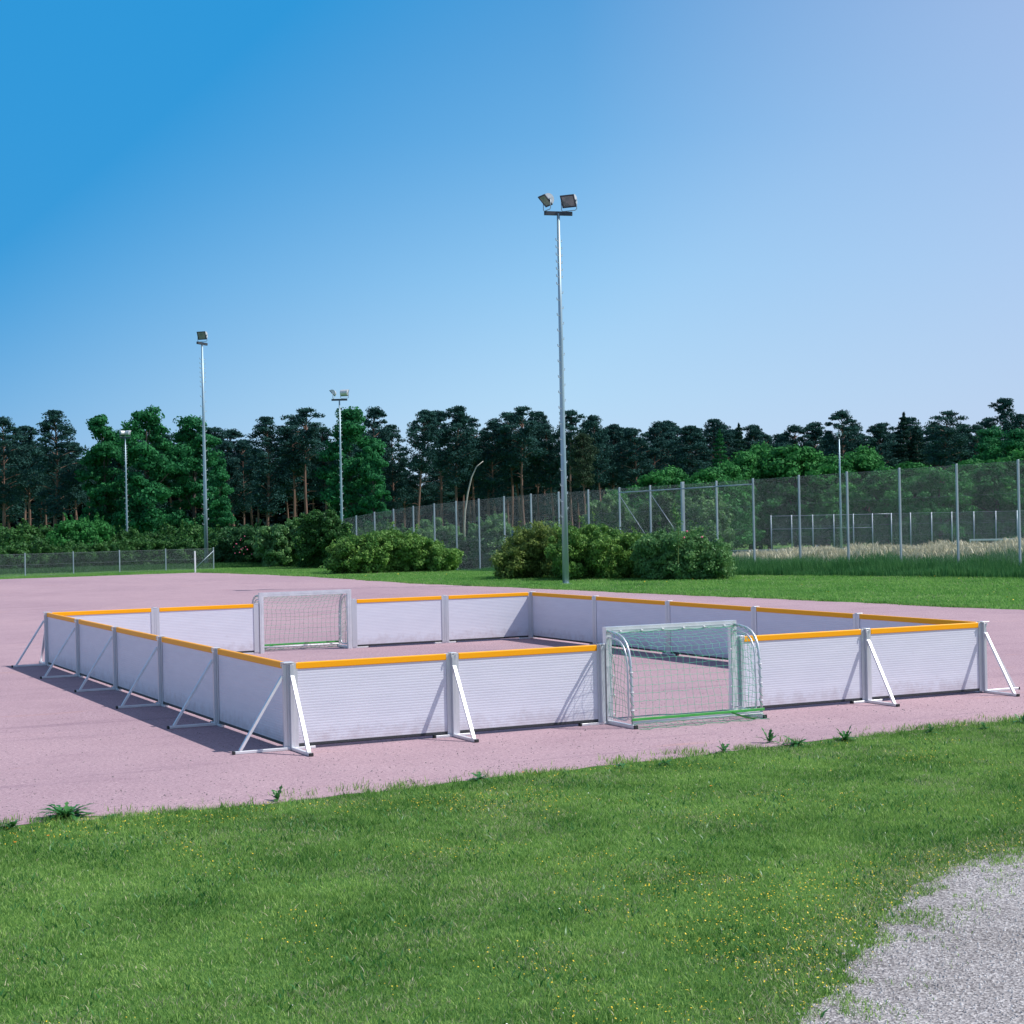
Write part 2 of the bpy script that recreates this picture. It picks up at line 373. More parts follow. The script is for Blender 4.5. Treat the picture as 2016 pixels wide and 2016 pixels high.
# ------------------------------------------------------------------ grass
def blades(n, P, h, w, lean, mat, name, vattr, rng, kind='stuff'):
    ang = rng.uniform(0, 2*np.pi, n); la = rng.uniform(0, 2*np.pi, n); ll = h*lean*rng.uniform(.1, 1, n)
    dx, dy = np.cos(ang)*w/2, np.sin(ang)*w/2
    z0 = P[:, 2]-.003
    A = np.stack([P[:, 0]-dx, P[:, 1]-dy, z0], 1); B = np.stack([P[:, 0]+dx, P[:, 1]+dy, z0], 1)
    mx, my = np.cos(la)*ll*.35, np.sin(la)*ll*.35
    Cc = np.stack([P[:, 0]+dx*.8+mx, P[:, 1]+dy*.8+my, z0+h*.6], 1); D = np.stack([P[:, 0]-dx*.8+mx, P[:, 1]-dy*.8+my, z0+h*.6], 1)
    T = np.stack([P[:, 0]+np.cos(la)*ll, P[:, 1]+np.sin(la)*ll, z0+h], 1)
    V = np.stack([A, B, Cc, D, T], 1).reshape(-1, 3); b = np.arange(n)*5
    F = np.stack([np.stack([b, b+1, b+2], 1), np.stack([b, b+2, b+3], 1), np.stack([b+3, b+2, b+4], 1)], 1).reshape(-1, 3)
    o = raw_mesh(name, V, F, mat, attrs=[('v', 'FACE', np.repeat(vattr, 3))])
    return tag(o, kind=kind)
def vnoise(x, y, s, seed):
    """cheap smooth value noise"""
    r = np.random.default_rng(seed); G = r.random((64, 64)); a = x/s; b = y/s
    i = np.floor(a).astype(int); j = np.floor(b).astype(int); fx = ss(a-i); fy = ss(b-j)
    g = lambda p, q: G[p % 64, q % 64]
    return (g(i, j)*(1-fx)+g(i+1, j)*fx)*(1-fy) + (g(i, j+1)*(1-fx)+g(i+1, j+1)*fx)*fy
def near_pts(n, rng):
    x = rng.uniform(-6.5, 12.5, n); y = rng.uniform(-12.6, -2.3, n)
    d = (x-CAM[0])*FWD[0]+(y-CAM[1])*FWD[1]; s = (x-CAM[0])*RIGHT[0]+(y-CAM[1])*RIGHT[1]
    edge = np.interp(x, NE_X, NE_Y) + wob(x, 1) + rng.standard_normal(n)*(.04+.13*vnoise(x, y, .35, 13)**2) + .16*(vnoise(x, y, .22, 14)-.5)
    ge = gravel_edge(x) + wob(x*2, 5)*1.2 - .06 + .07*rng.standard_normal(n)
    k = (np.abs(s/d) < .34) & (y < edge) & (y > ge) & (2.6/d < .36)
    return x[k], y[k]
rng = np.random.default_rng(5)
x, y = near_pts(1250000, rng); n = len(x)
pt = vnoise(x, y, .55, 1)*.5 + vnoise(x, y, .18, 2)*.3 + vnoise(x, y, 1.9, 3)*.3
h = (.012 + .026*rng.random(n)**1.5)*(.55 + .95*pt)
clump = (vnoise(x, y, .12, 9) > .80); h = np.where(clump, h*1.7, h); vv = np.clip(.25+.5*(1-pt)+.38*rng.standard_normal(n)*.8, 0, 1)
blades(n, np.stack([x, y, x*0], 1), h, rng.uniform(.003, .0065, n), 1.2, M_GRASS, 'lawn_grass', vv, rng)
# far lawn between the pitch and the tall fence, and behind the pitch
def strip_pts(n, rng):
    y = rng.uniform(8, 92, n); x = rng.uniform(8, 39, n)
    e = x - fence_x(y); xl = np.interp(y, CE_Y, CE_X) + wob(y, 3)*1.6
    k = ((y < 71.3) & (x > xl-.03*rng.standard_normal(n)) & (e < -2)) | ((y >= 71.3 + wob(x*.6, 2)*2) & (y < 86) & (e < 1))
    return x[k], y[k]
x, y = strip_pts(640000, rng); n = len(x)
pt = vnoise(x, y, 1.6, 21)*.5 + vnoise(x, y, .5, 22)*.5
h = (.035 + .05*rng.random(n))*(.5+pt)
blades(n, np.stack([x, y, ground(x, y)], 1), h, rng.uniform(.012, .03, n), 1.2, M_GRASSF, 'far_lawn_grass', np.clip(.5*rng.random(n)+.5*(1-pt), 0, 1), rng)
# uneven fringe of longer grass hanging over the pitch edge
y = rng.uniform(10, 71, 14000); x = np.interp(y, CE_Y, CE_X) + wob(y, 3)*1.6 + .09*rng.standard_normal(14000) + .05
k = vnoise(x, y, .7, 31) > .42; x, y = x[k], y[k]
blades(len(x), np.stack([x, y, ground(x, y)], 1), rng.uniform(.05, .12, len(x)), rng.uniform(.012, .025, len(x)), 1.0, M_GRASSF, 'edge_grass', rng.random(len(x)), rng)
# tall meadow grass along the fence
n = 330000
y = rng.uniform(10, 79, n); e = rng.uniform(-2.4, 9, n); x = fence_x(y) + e
g_ = ground(x, y); top = (.45 + .45*vnoise(x, y, 1.3, 41) + .25*vnoise(x, y, .4, 42))*(.45+.55*ss((e+2.4)/2.0))*(1 - .45*ss((y-46)/22))*(1 - .25*ss((e-4)/5))
h = top*rng.uniform(.55, 1, n)
blades(n, np.stack([x, y, g_], 1), h, rng.uniform(.012, .028, n), .35, M_TALL, 'tall_meadow_grass', rng.random(n), rng)
k = (rng.random(n) < .85*ss((e-.8)/1.8)*ss((68-y)/22)) & (h > .6*top)
xx_, yy_, zz_ = x[k], y[k], (g_+h*.86)[k]; n2 = len(xx_)
blades(n2, np.stack([xx_, yy_, zz_], 1), rng.uniform(.14, .30, n2), rng.uniform(.03, .06, n2), 1.1, M_STRAW, 'grass_seed_heads', rng.random(n2), rng)
# grass strip at the low fence on the left
x = rng.uniform(2, 27, 60000); y = rng.uniform(78, 84, 60000); k = (vnoise(x, y, .8, 51) > .2) | (y > 79.5); x, y = x[k], y[k]
h = rng.uniform(.08, .32, len(x))*(.4 + .6*ss((y-78.5)/2)); blades(len(x), np.stack([x, y, ground(x, y)], 1), h, rng.uniform(.02, .035, len(x)), .5, M_HEDGE, 'verge_grass', rng.random(len(x)), rng)

# little flowers in the lawn, too many to count
def flowers(name, x, y, z, r, mat, rng, seg=5):
    n = len(x); a = np.arange(seg)*2*np.pi/seg; tx = rng.normal(0, .35, n); ty = rng.normal(0, .35, n)
    cx = np.cos(a)[None]*r[:, None]; cy = np.sin(a)[None]*r[:, None]
    V = np.stack([x[:, None]+cx, y[:, None]+cy, z[:, None]+cx*tx[:, None]+cy*ty[:, None]], 2).reshape(-1, 3)
    b = np.arange(n)*seg; F = b[:, None]+np.arange(seg)[None]
    return tag(raw_mesh(name, V, F, mat), kind='stuff')
x, y = near_pts(300000, rng)
dens = vnoise(x, y, .9, 61)*.55 + vnoise(x, y, .3, 62)*.3 + .3*np.exp(-((y+4.3+.08*x)/.55)**2)*(x < 1) + .45*ss((-8.0-y)/.7)*(x > -1)
k = rng.random(len(x)) < .22*ss((dens-.40)/.5); x, y = x[k], y[k]
flowers('small_yellow_flowers', x, y, rng.uniform(.022, .045, len(x)), rng.uniform(.003, .006, len(x)), M_YEL, rng)
x, y = near_pts(9000, rng); k = rng.random(len(x)) < .02; x, y = x[k], y[k]
flowers('small_white_flowers', x, y, rng.uniform(.03, .05, len(x)), rng.uniform(.003, .006, len(x)), M_WHF, rng)
x, y = strip_pts(3000, rng); k = (rng.random(len(x)) < .10) & (y < 60); x, y = x[k], y[k]
flowers('far_lawn_flowers', x, y, ground(x, y)+rng.uniform(.05, .08, len(x)), rng.uniform(.015, .03, len(x)), M_YEL, rng)
n = 16000; x = rng.uniform(-6, 12, n); ed = np.interp(x, NE_X, NE_Y); y = ed + rng.normal(.02, .17, n); k = vnoise(x, y, .33, 91)*.7 + vnoise(x, y, .12, 92)*.3 > .50; x, y = x[k], y[k]
blades(len(x), np.stack([x, y, x*0+.004], 1), rng.uniform(.02, .085, len(x)), rng.uniform(.004, .009, len(x)), .9, M_GRASS, 'stray_sprouts', rng.random(len(x)), rng)
# dandelions: few enough to be things
for (px, py, wh) in ((95, 1655, 'at the left edge of the picture'), (30, 1668, 'at lower left'), (1030, 1530, 'beside the pitch edge below the front boards'), (1400, 1557, 'below the right goal post')):
    d = ray(px, py-9); s_ = (.09-CAM[2])/d[2]; g = CAM + d*s_
    t_ = empty('dandelion', (g[0], g[1], 0), 0, 'single orange yellow flower in the lawn ' + wh, 'flower', 'single yellow flowers in the lawn')
    MB().tube([(0, 0, 0), (.004, 0, .05), (.0, .003, .09)], .002, 5).build('stem', STEM, t_)
    hb = MB(); vs = []; fs = []
    for k in range(16):
        a = k/16*6.283; c_, s2 = math.cos(a), math.sin(a); b = len(vs)
        vs += [(0, 0, .088), (.008*math.cos(a-.25), .008*math.sin(a-.25), .096), (.020*c_, .020*s2, .098), (.008*math.cos(a+.25), .008*math.sin(a+.25), .096)]; fs.append((b, b+1, b+2, b+3))
    hb.add(vs, fs); hb.build('flower_head', M_ORG, t_)

# broad-leaved weeds at the pitch edge
def weed(name, x, y, size, nl, label, rng, upright=.5, cat='weed', group='weeds along the pitch edge'):
    t_ = empty(name, (x, y, .004), 0, label, cat, group)
    V = []; F = []; att = []
    for k in range(nl):
        a = rng.uniform(0, 6.283); L = size*rng.uniform(.28, 1.0)*(1 if k % 3 else .7); el = rng.uniform(.05, upright*1.5); w = min(.018, L*rng.uniform(.08, .15))
        seg = 7; b = len(V)
        for i in range(seg+1):
            s = i/seg; r_ = L*s*math.cos(el)*(1-.1*s); z = L*(math.sin(el)*s - .40*s*s*math.cos(el)) + .01
            ww = w*math.sin(math.pi*min(1, s*.92+.06))**.8*(1 + .50*(1 if i % 2 else -1))
            if i == seg: ww = .001
            cx, cy = r_*math.cos(a), r_*math.sin(a); nx, ny = -math.sin(a), math.cos(a)
            V += [(cx+nx*ww, cy+ny*ww, max(z, .004)+ww*.25), (cx, cy, max(z, .003)), (cx-nx*ww, cy-ny*ww, max(z, .004)+ww*.25)]
        for i in range(seg):
            q = b+i*3; F += [(q, q+1, q+4, q+3), (q+1, q+2, q+5, q+4)]; vv = rng.random(); att += [vv, vv]
    raw_mesh('leaves', np.array(V), np.array(F), M_WEED, t_, attrs=[('v', 'FACE', att)])
    return t_
def gp(px, py):
    d = ray(px, py); return CAM + d*(-CAM[2]/d[2])
for px, py, sz, nl, up, lb in ((129, 1612, .33, 60, .50, 'big ragged clump of weeds on the clay at far left'),
        (215, 1612, .12, 14, .35, 'flat small weed right of the big clump'),
        (547, 1577, .16, 9, .9, 'upright weed on the lawn edge left of the front corner brace'),
        (945, 1537, .17, 16, .5, 'spreading weed at the lawn edge below the second front board'),
        (1225, 1513, .12, 10, .6, 'low weed cluster on the lawn edge below the goal left side'),
        (1310, 1507, .14, 14, .5, 'leafy weed patch on the lawn edge below the goal'),
        (1425, 1483, .20, 7, 1.0, 'thin upright weed below the goal right post'),
        (1515, 1463, .24, 10, 1.0, 'tall straggly weed on the clay right of the goal'),
        (1568, 1470, .24, 26, .6, 'bushy weed clump at the lawn edge right of the straggly one'),
        (1664, 1460, .22, 22, .8, 'round leafy weed below the fourth front brace'),
        (1832, 1445, .15, 12, .9, 'pointed weed on the lawn edge below the last front board'),
        (1940, 1437, .17, 10, .9, 'slanting weed at the lawn edge near the right picture edge'),
        (2011, 1425, .22, 16, .8, 'tall weed cut by the right picture edge'),
        (25, 1632, .17, 16, .6, 'weed tuft at the left picture edge where the lawn starts')):
    g = gp(px, py); weed('weed', g[0], g[1], sz*1.2, int(nl*2.0), lb, np.random.default_rng(px), up)
x, y = near_pts(520000, rng); d_ = vnoise(x, y, .75, 81)*.6 + vnoise(x, y, .22, 82)*.4
k = rng.random(len(x)) < .08 + .55*ss((d_-.50)/.25) + .5*np.exp(-((y-gravel_edge(x)-.25)/.3)**2); x, y = x[k], y[k]
blades(len(x), np.stack([x, y, x*0], 1), rng.uniform(.014, .040, len(x)), rng.uniform(.003, .006, len(x)), 1.4, M_DRY, 'dry_lawn_blades', rng.random(len(x)), rng)
x, y = strip_pts(200000, rng); d_ = vnoise(x, y, 2.1, 83)*.6 + vnoise(x, y, .6, 84)*.4
k = rng.random(len(x)) < .04 + .4*ss((d_-.5)/.3); x, y = x[k], y[k]
blades(len(x), np.stack([x, y, ground(x, y)], 1), rng.uniform(.04, .085, len(x)), rng.uniform(.01, .025, len(x)), 1.2, M_DRY, 'far_dry_blades', rng.random(len(x)), rng)
# broad clover-like leaves and coarse tufts that break up the lawn
x, y = near_pts(60000, rng); k = (vnoise(x, y, .33, 85) > .60) & (rng.random(len(x)) < .45); x, y = x[k], y[k]
blades(len(x), np.stack([x, y, x*0], 1), rng.uniform(.03, .060, len(x)), rng.uniform(.008, .016, len(x)), 1.5, M_WEED, 'coarse_tufts', rng.random(len(x)), rng)
# loose stones on the clay
n = 5200; x = rng.uniform(-6.5, 12, n); y = -3.0 + 9*rng.random(n)**2.2; r_ = rng.uniform(.004, .011, n)*(1+.5*(rng.random(n) > .95))
a_ = np.arange(5)*1.2566; ph = rng.uniform(0, 6.28, n)
rx = np.cos(a_[None]+ph[:, None])*r_[:, None]*rng.uniform(.7, 1.2, (n, 5)); ry = np.sin(a_[None]+ph[:, None])*r_[:, None]*rng.uniform(.7, 1.2, (n, 5))
V = np.concatenate([np.stack([x[:, None]+rx, y[:, None]+ry, np.full((n, 5), .003)], 2), np.stack([x[:, None]+rx*.3, y[:, None]+ry*.3, .004+np.repeat(r_[:, None], 5, 1)*.75], 2)], 1).reshape(-1, 3)
b = (np.arange(n)*10)[:, None]; F = np.concatenate([np.stack([b+q, b+(q+1) % 5, b+5+(q+1) % 5, b+5+q], 2).reshape(-1, 4) for q in range(5)] + [np.concatenate([b+5, b+6, b+7, b+8], 1)])
tag(raw_mesh('loose_stones', V, F, simple('stone', (.09, .07, .08), (.34, .28, .30), .9, 0, 3), None), kind='stuff')
n = 60000; x = rng.uniform(-6, 6, n); y = rng.uniform(-12.6, -8.2, n); k = (y < gravel_edge(x)+.05+.06*rng.standard_normal(n)) & (vnoise(x, y, .5, 95)+rng.random(n)*.5 > .55); x, y = x[k], y[k]; n = len(x)
r_ = .003 + .009*rng.random(n)**2.5; ph = rng.uniform(0, 6.28, n)
rx = np.cos(a_[None]+ph[:, None])*r_[:, None]*rng.uniform(.7, 1.2, (n, 5)); ry = np.sin(a_[None]+ph[:, None])*r_[:, None]*rng.uniform(.7, 1.2, (n, 5))
V = np.concatenate([np.stack([x[:, None]+rx, y[:, None]+ry, np.full((n, 5), .004)], 2), np.stack([x[:, None]+rx*.4, y[:, None]+ry*.4, .005+np.repeat(r_[:, None], 5, 1)*.8], 2)], 1).reshape(-1, 3)
b = (np.arange(n)*10)[:, None]; F = np.concatenate([np.stack([b+q, b+(q+1) % 5, b+5+(q+1) % 5, b+5+q], 2).reshape(-1, 4) for q in range(5)] + [np.concatenate([b+5, b+6, b+7, b+8], 1)])
tag(raw_mesh('path_gravel', V, F, simple('gravel_stone', (.16, .15, .16), (.62, .60, .60), .9, 0, 9), None), kind='stuff')
# grass creeping onto the path
n = 26000; x = rng.uniform(-5, 6, n); y = gravel_edge(x) - np.abs(rng.normal(0, .28, n)); k = vnoise(x, y, .25, 96)*.6+vnoise(x, y, .08, 97)*.4 > .56; x, y = x[k], y[k]
blades(len(x), np.stack([x, y, x*0+.005], 1), rng.uniform(.01, .04, len(x)), rng.uniform(.003, .007, len(x)), 1.3, M_GRASS, 'path_grass', rng.random(len(x)), rng)
# dry grass litter at the lawn's edges
x, y = near_pts(400000, rng); ed = np.interp(x, NE_X, NE_Y)
pr = .30*np.exp(-((y-gravel_edge(x)-.2)/.22)**2)*(x > -2) + .22*np.exp(-((y-ed+.12)/.12)**2)*((x > 3.4) & (x < 6)) + .02
k = rng.random(len(x)) < pr; x, y = x[k], y[k]
blades(len(x), np.stack([x, y, x*0], 1), rng.uniform(.012, .04, len(x)), rng.uniform(.004, .008, len(x)), 2.0, M_STRAW, 'dry_grass', rng.random(len(x))*.6, rng)

# ------------------------------------------------------------------ the rink
PA, GW, PB = 2.0528, 2.0452, 2.8170
NX = [0, PA, 2*PA, 2*PA+GW, 3*PA+GW, 4*PA+GW]; XW = NX[5]; YL = PB*5
def board(L, e0, e1):
    """board between two stands, local x along the wall from 0 to L, origin at its left end on the ground"""
    t_ = empty('barrier_board', (0, 0, 0))
    z0, z1, th, pitch, dep = .062, .93, .017, .0305, .0014
    n = int((z1-z0)/pitch); prof = []
    for i in range(n):
        a = z0 + (z1-z0)*i/n; b = z0 + (z1-z0)*(i+1)/n
        for s, d in ((.0, 1), (.18, .25), (.5, 0), (.82, .25)): prof.append((a+(b-a)*s, th-dep*d))
    prof.append((z1, th-dep))
    k = len(prof); vs = []; fs = []
    x0, x1 = .012, L-.012
    for sd in (-1, 1):
        for xx_ in (x0, x1):
            for z, d in prof: vs.append((xx_, sd*d, z))
    for i in range(k-1):
        fs += [(i, k+i, k+i+1, i+1), (2*k+i, 2*k+i+1, 3*k+i+1, 3*k+i), (i, i+1, 2*k+i+1, 2*k+i), (k+i, 3*k+i, 3*k+i+1, k+i+1)]
    MB().add(vs, fs).build('ribbed_panel', BOARD, t_)
    MB().box(e0, L-e1, -.029, .029, .925, 1.0, .008).build('top_rail', RAIL, t_)
    MB().box(.02, L-.02, -.0125, .0125, .036, .064, .002).box(.02, L-.02, -.0185, -.0135, .044, .072).box(.02, L-.02, .0135, .0185, .044, .072).build('bottom_seal', SEAL, t_)
    return t_
def stand(kind):
    """wall stand; local x along wall, -y outward. kind: 'mid', 'goal_l' (bar to -x), 'goal_r', no brace for goal stands"""
    hw = .08 if kind == 'mid' else .055
    t_ = empty('board_stand', (0, 0, 0))
    b = MB()
    b.box(-hw, hw, .021, .027, .035, 1.0, .001).box(-hw, hw, -.027, -.021, .035, 1.0, .001).box(-.006, .006, -.020, .020, .037, .998)
    b.box(-.022, .022, -.068, -.0275, .035, .985, .002)
    if kind == 'mid': b.box(-.02, -.015, .0275, .030, .037, .997).box(.015, .02, .0275, .030, .037, .997)
    b.build('post', ALU, t_)
    MB().box(-.036, .036, -.074, .0305, 1.0005, 1.012, .002).box(-.034, -.026, -.078, -.069, .955, 1.0, .001).box(.026, .034, -.078, -.069, .955, 1.0, .001).build('clamp', ALU_W, t_)
    x0, x1 = (-.24, .24) if kind == 'mid' else ((-.30, .055) if kind == 'goal_l' else (-.055, .30))
    MB().box(x0, x1, -.046, .018, .004, .034, .003).build('base_bar', ALU_W, t_)
    if kind == 'mid':
        MB().box(-.024, .024, -.655, -.0475, .006, .040, .003).build('foot', ALU_W, t_)
        MB().box(-.026, .026, -.682, -.6555, .004, .042, .004).build('end_cap', BLACK, t_)
        MB().beam((0, -.595, .038), (0, -.072, .85), .038, .030).build('brace', ALU_W, t_)
        MB().box(x0-.022, x0-.0005, -.047, .019, .003, .036, .003).build('end_cap', BLACK, t_)
    else:
        s = x0-.022 if kind == 'goal_l' else x1+.0005
        MB().box(s, s+.0215, -.047, .019, .003, .036, .003).build('end_cap', BLACK, t_)
    return t_
def corner():
    """corner stand at a rink corner; walls leave along +x and +y, outside is -x and -y"""
    t_ = empty('corner_stand', (0, 0, 0))
    b = MB()
    b.box(-.020, .105, -.027, -.021, .035, 1.0, .001).box(-.027, -.021, -.027, .085, .035, 1.0, .001)
    b.box(.021, .105, .021, .027, .035, 1.0, .001).box(.021, .027, .0275, .085, .035, 1.0, .001)
    b.box(-.018, .018, -.018, .018, .035, .998)
    b.box(.002, .046, -.068, -.0275, .035, .985, .002).box(-.068, -.0275, -.022, .022, .035, .985, .002)
    b.build('post', ALU, t_)
    MB().box(-.074, .050, -.074, .050, 1.0005, 1.012, .002).box(-.078, -.070, -.030, -.018, .955, 1.0, .001).box(-.078, -.070, .018, .030, .955, 1.0, .001).build('clamp', ALU_W, t_)
    MB().box(.06, .30, -.046, .018, .004, .034, .003).build('base_bar', ALU_W, t_)
    MB().box(.0, .048, -.655, -.0475, .006, .040, .003).build('foot', ALU_W, t_)
    MB().box(-.002, .050, -.682, -.6555, .004, .042, .004).build('end_cap', BLACK, t_)
    MB().beam((.024, -.595, .038), (.024, -.072, .85), .042, .030).build('brace', ALU_W, t_)
    MB().box(-.655, -.0005, -.046, .0, .006, .038, .003).build('foot', ALU_W, t_)
    MB().box(-.682, -.6555, -.048, .002, .004, .042, .004).build('end_cap', BLACK, t_)
    MB().beam((-.595, -.022, .038), (-.072, -.002, .85), .038, .030).build('brace', ALU_W, t_)
    return t_
def place(proto, first, loc, rz, label, cat, group):
    o = proto if first else dup(proto)
    o.location = loc; o.rotation_euler = (0, 0, rz); return tag(o, label, cat, group)
GB = 'ribbed boards round the small pitch'
bs = board(PA, .08, .08); bl = board(PB, .08, .08); bg_l = board(PA-.02, .08, .055+.0); bg_r = board(PA-.02, .055, .08)
# front wall: rz 0; origin at left end
place(bs, True, (0, 0, 0), 0, 'sunlit ribbed board in the front wall, next to the near corner', 'board', GB)
place(bg_l, True, (PA, 0, 0), 0, 'sunlit front board with diagonal pole shadow, directly left of the front goal', 'board', GB)
place(bg_r, True, (NX[3]+.02, 0, 0), 0, 'sunlit front board directly right of the front goal', 'board', GB)
place(bs, False, (NX[4], 0, 0), 0, 'sunlit front board at the right end, next to the right corner', 'board', GB)
# back wall (outside is +y): rz pi, origin at right end
place(bs, False, (PA, YL, 0), math.pi, 'back wall board at the left corner, half hidden by the left wall', 'board', GB)
place(bg_r, False, (2*PA-.02, YL, 0), math.pi, 'back wall board directly left of the back goal', 'board', GB)
place(bg_l, False, (4*PA+GW-PA, YL, 0), math.pi, 'back wall board directly right of the back goal', 'board', GB)
place(bs, False, (XW, YL, 0), math.pi, 'back wall board at the right corner with a triangular shadow', 'board', GB)
for i in range(5):
    place(bl, i == 0, (0, (5-i)*PB, 0), -math.pi/2, f'shaded left wall board with orange rail, {ORD[4-i]} of five from the near corner', 'board', GB)
for i in range(5):
    place(bl, False, (XW, i*PB, 0), math.pi/2, f'shaded board in the right wall, {ORD[4-i]} of five from the back corner', 'board', GB)
GS = 'aluminium stands between the boards'
sm = stand('mid'); sgl = stand('goal_l'); sgr = stand('goal_r'); co = corner()
place(sm, True, (NX[1], 0, 0), 0, 'silver braced stand joining the two front boards left of the goal', 'stand', GS)
place(sm, False, (NX[4], 0, 0), 0, 'silver braced stand joining the two front boards right of the goal', 'stand', GS)
place(sgl, True, (NX[2]-.018, 0, 0), 0, 'silver stand without brace holding the front goal at its left', 'stand', GS)
place(sgr, True, (NX[3]+.018, 0, 0), 0, 'silver stand without brace holding the front goal at its right, behind the net', 'stand', GS)
place(sm, False, (NX[1], YL, 0), math.pi, 'flat silver stand between the back wall boards left of the back goal', 'stand', GS)
place(sm, False, (NX[4], YL, 0), math.pi, 'flat silver stand between the back wall boards right of the back goal', 'stand', GS)
place(sgr, False, (NX[2]-.018, YL, 0), math.pi, 'silver stand holding the back goal at its left', 'stand', GS)
place(sgl, False, (NX[3]+.018, YL, 0), math.pi, 'silver stand holding the back goal at its right', 'stand', GS)
for i in range(1, 5):
    place(sm, False, (0, i*PB, 0), -math.pi/2, f'braced stand on the shaded left wall, {ORD[i-1]} behind the near corner', 'stand', GS)
for i in range(1, 5):
    place(sm, False, (XW, i*PB, 0), math.pi/2, f'stand in the right wall seen from inside, {ORD[4-i]} counted from the back corner', 'stand', GS)
GC = 'corner stands of the small pitch'
place(co, True, (0, 0, 0), 0, 'corner stand with two braces at the near corner of the pitch', 'stand', GC)
place(co, False, (0, YL, 0), -math.pi/2, 'corner stand at the far left corner of the pitch', 'stand', GC)
place(co, False, (XW, YL, 0), math.pi, 'corner stand at the far corner of the pitch where the back wall ends', 'stand', GC)
place(co, False, (XW, 0, 0), math.pi/2, 'corner stand with two braces at the right end of the front wall', 'stand', GC)

# ------------------------------------------------------------------ goals (origin mid goal line, -y is the net side)
HWG = .975
def net_mesh(grid, r):
    """grid (rows, cols, 3): cords along both directions as thin three-sided tubes"""
    V = []; F = []
    def cords(G, rr):
        m_, n_, _ = G.shape
        for i in range(m_):
            P = G[i]; d = np.gradient(P, axis=0); d /= (np.linalg.norm(d, axis=1)[:, None]+1e-9)
            a = np.cross(d, [0.3, .9, .31]); a /= np.linalg.norm(a, axis=1)[:, None]; b = np.cross(d, a)
            base = sum(len(v) for v in V)
            ring = np.stack([P + rr*(a*math.cos(k*2.0944)+b*math.sin(k*2.0944)) for k in range(3)], 1).reshape(-1, 3); V.append(ring)
            q = np.arange(n_-1)[:, None]*3 + base; k = np.arange(3)[None]; k2 = (k+1) % 3
            F.append(np.stack([q+k, q+k2, q+k2+3, q+k+3], 2).reshape(-1, 4))
    cords(grid, r); cords(grid.transpose(1, 0, 2), r)
    return np.concatenate(V), np.concatenate(F)
ARM = [(-.03, 1.165), (-.20, 1.150), (-.33, 1.130), (-.42, 1.095), (-.50, 1.03), (-.555, .94), (-.585, .82), (-.60, .66), (-.61, .40), (-.62, .05)]
def arm_at(tt):
    P = np.array(ARM); L = np.concatenate([[0], np.cumsum(np.hypot(*np.diff(P, axis=0).T))]); L /= L[-1]
    return np.interp(tt, L, P[:, 0]), np.interp(tt, L, P[:, 1])
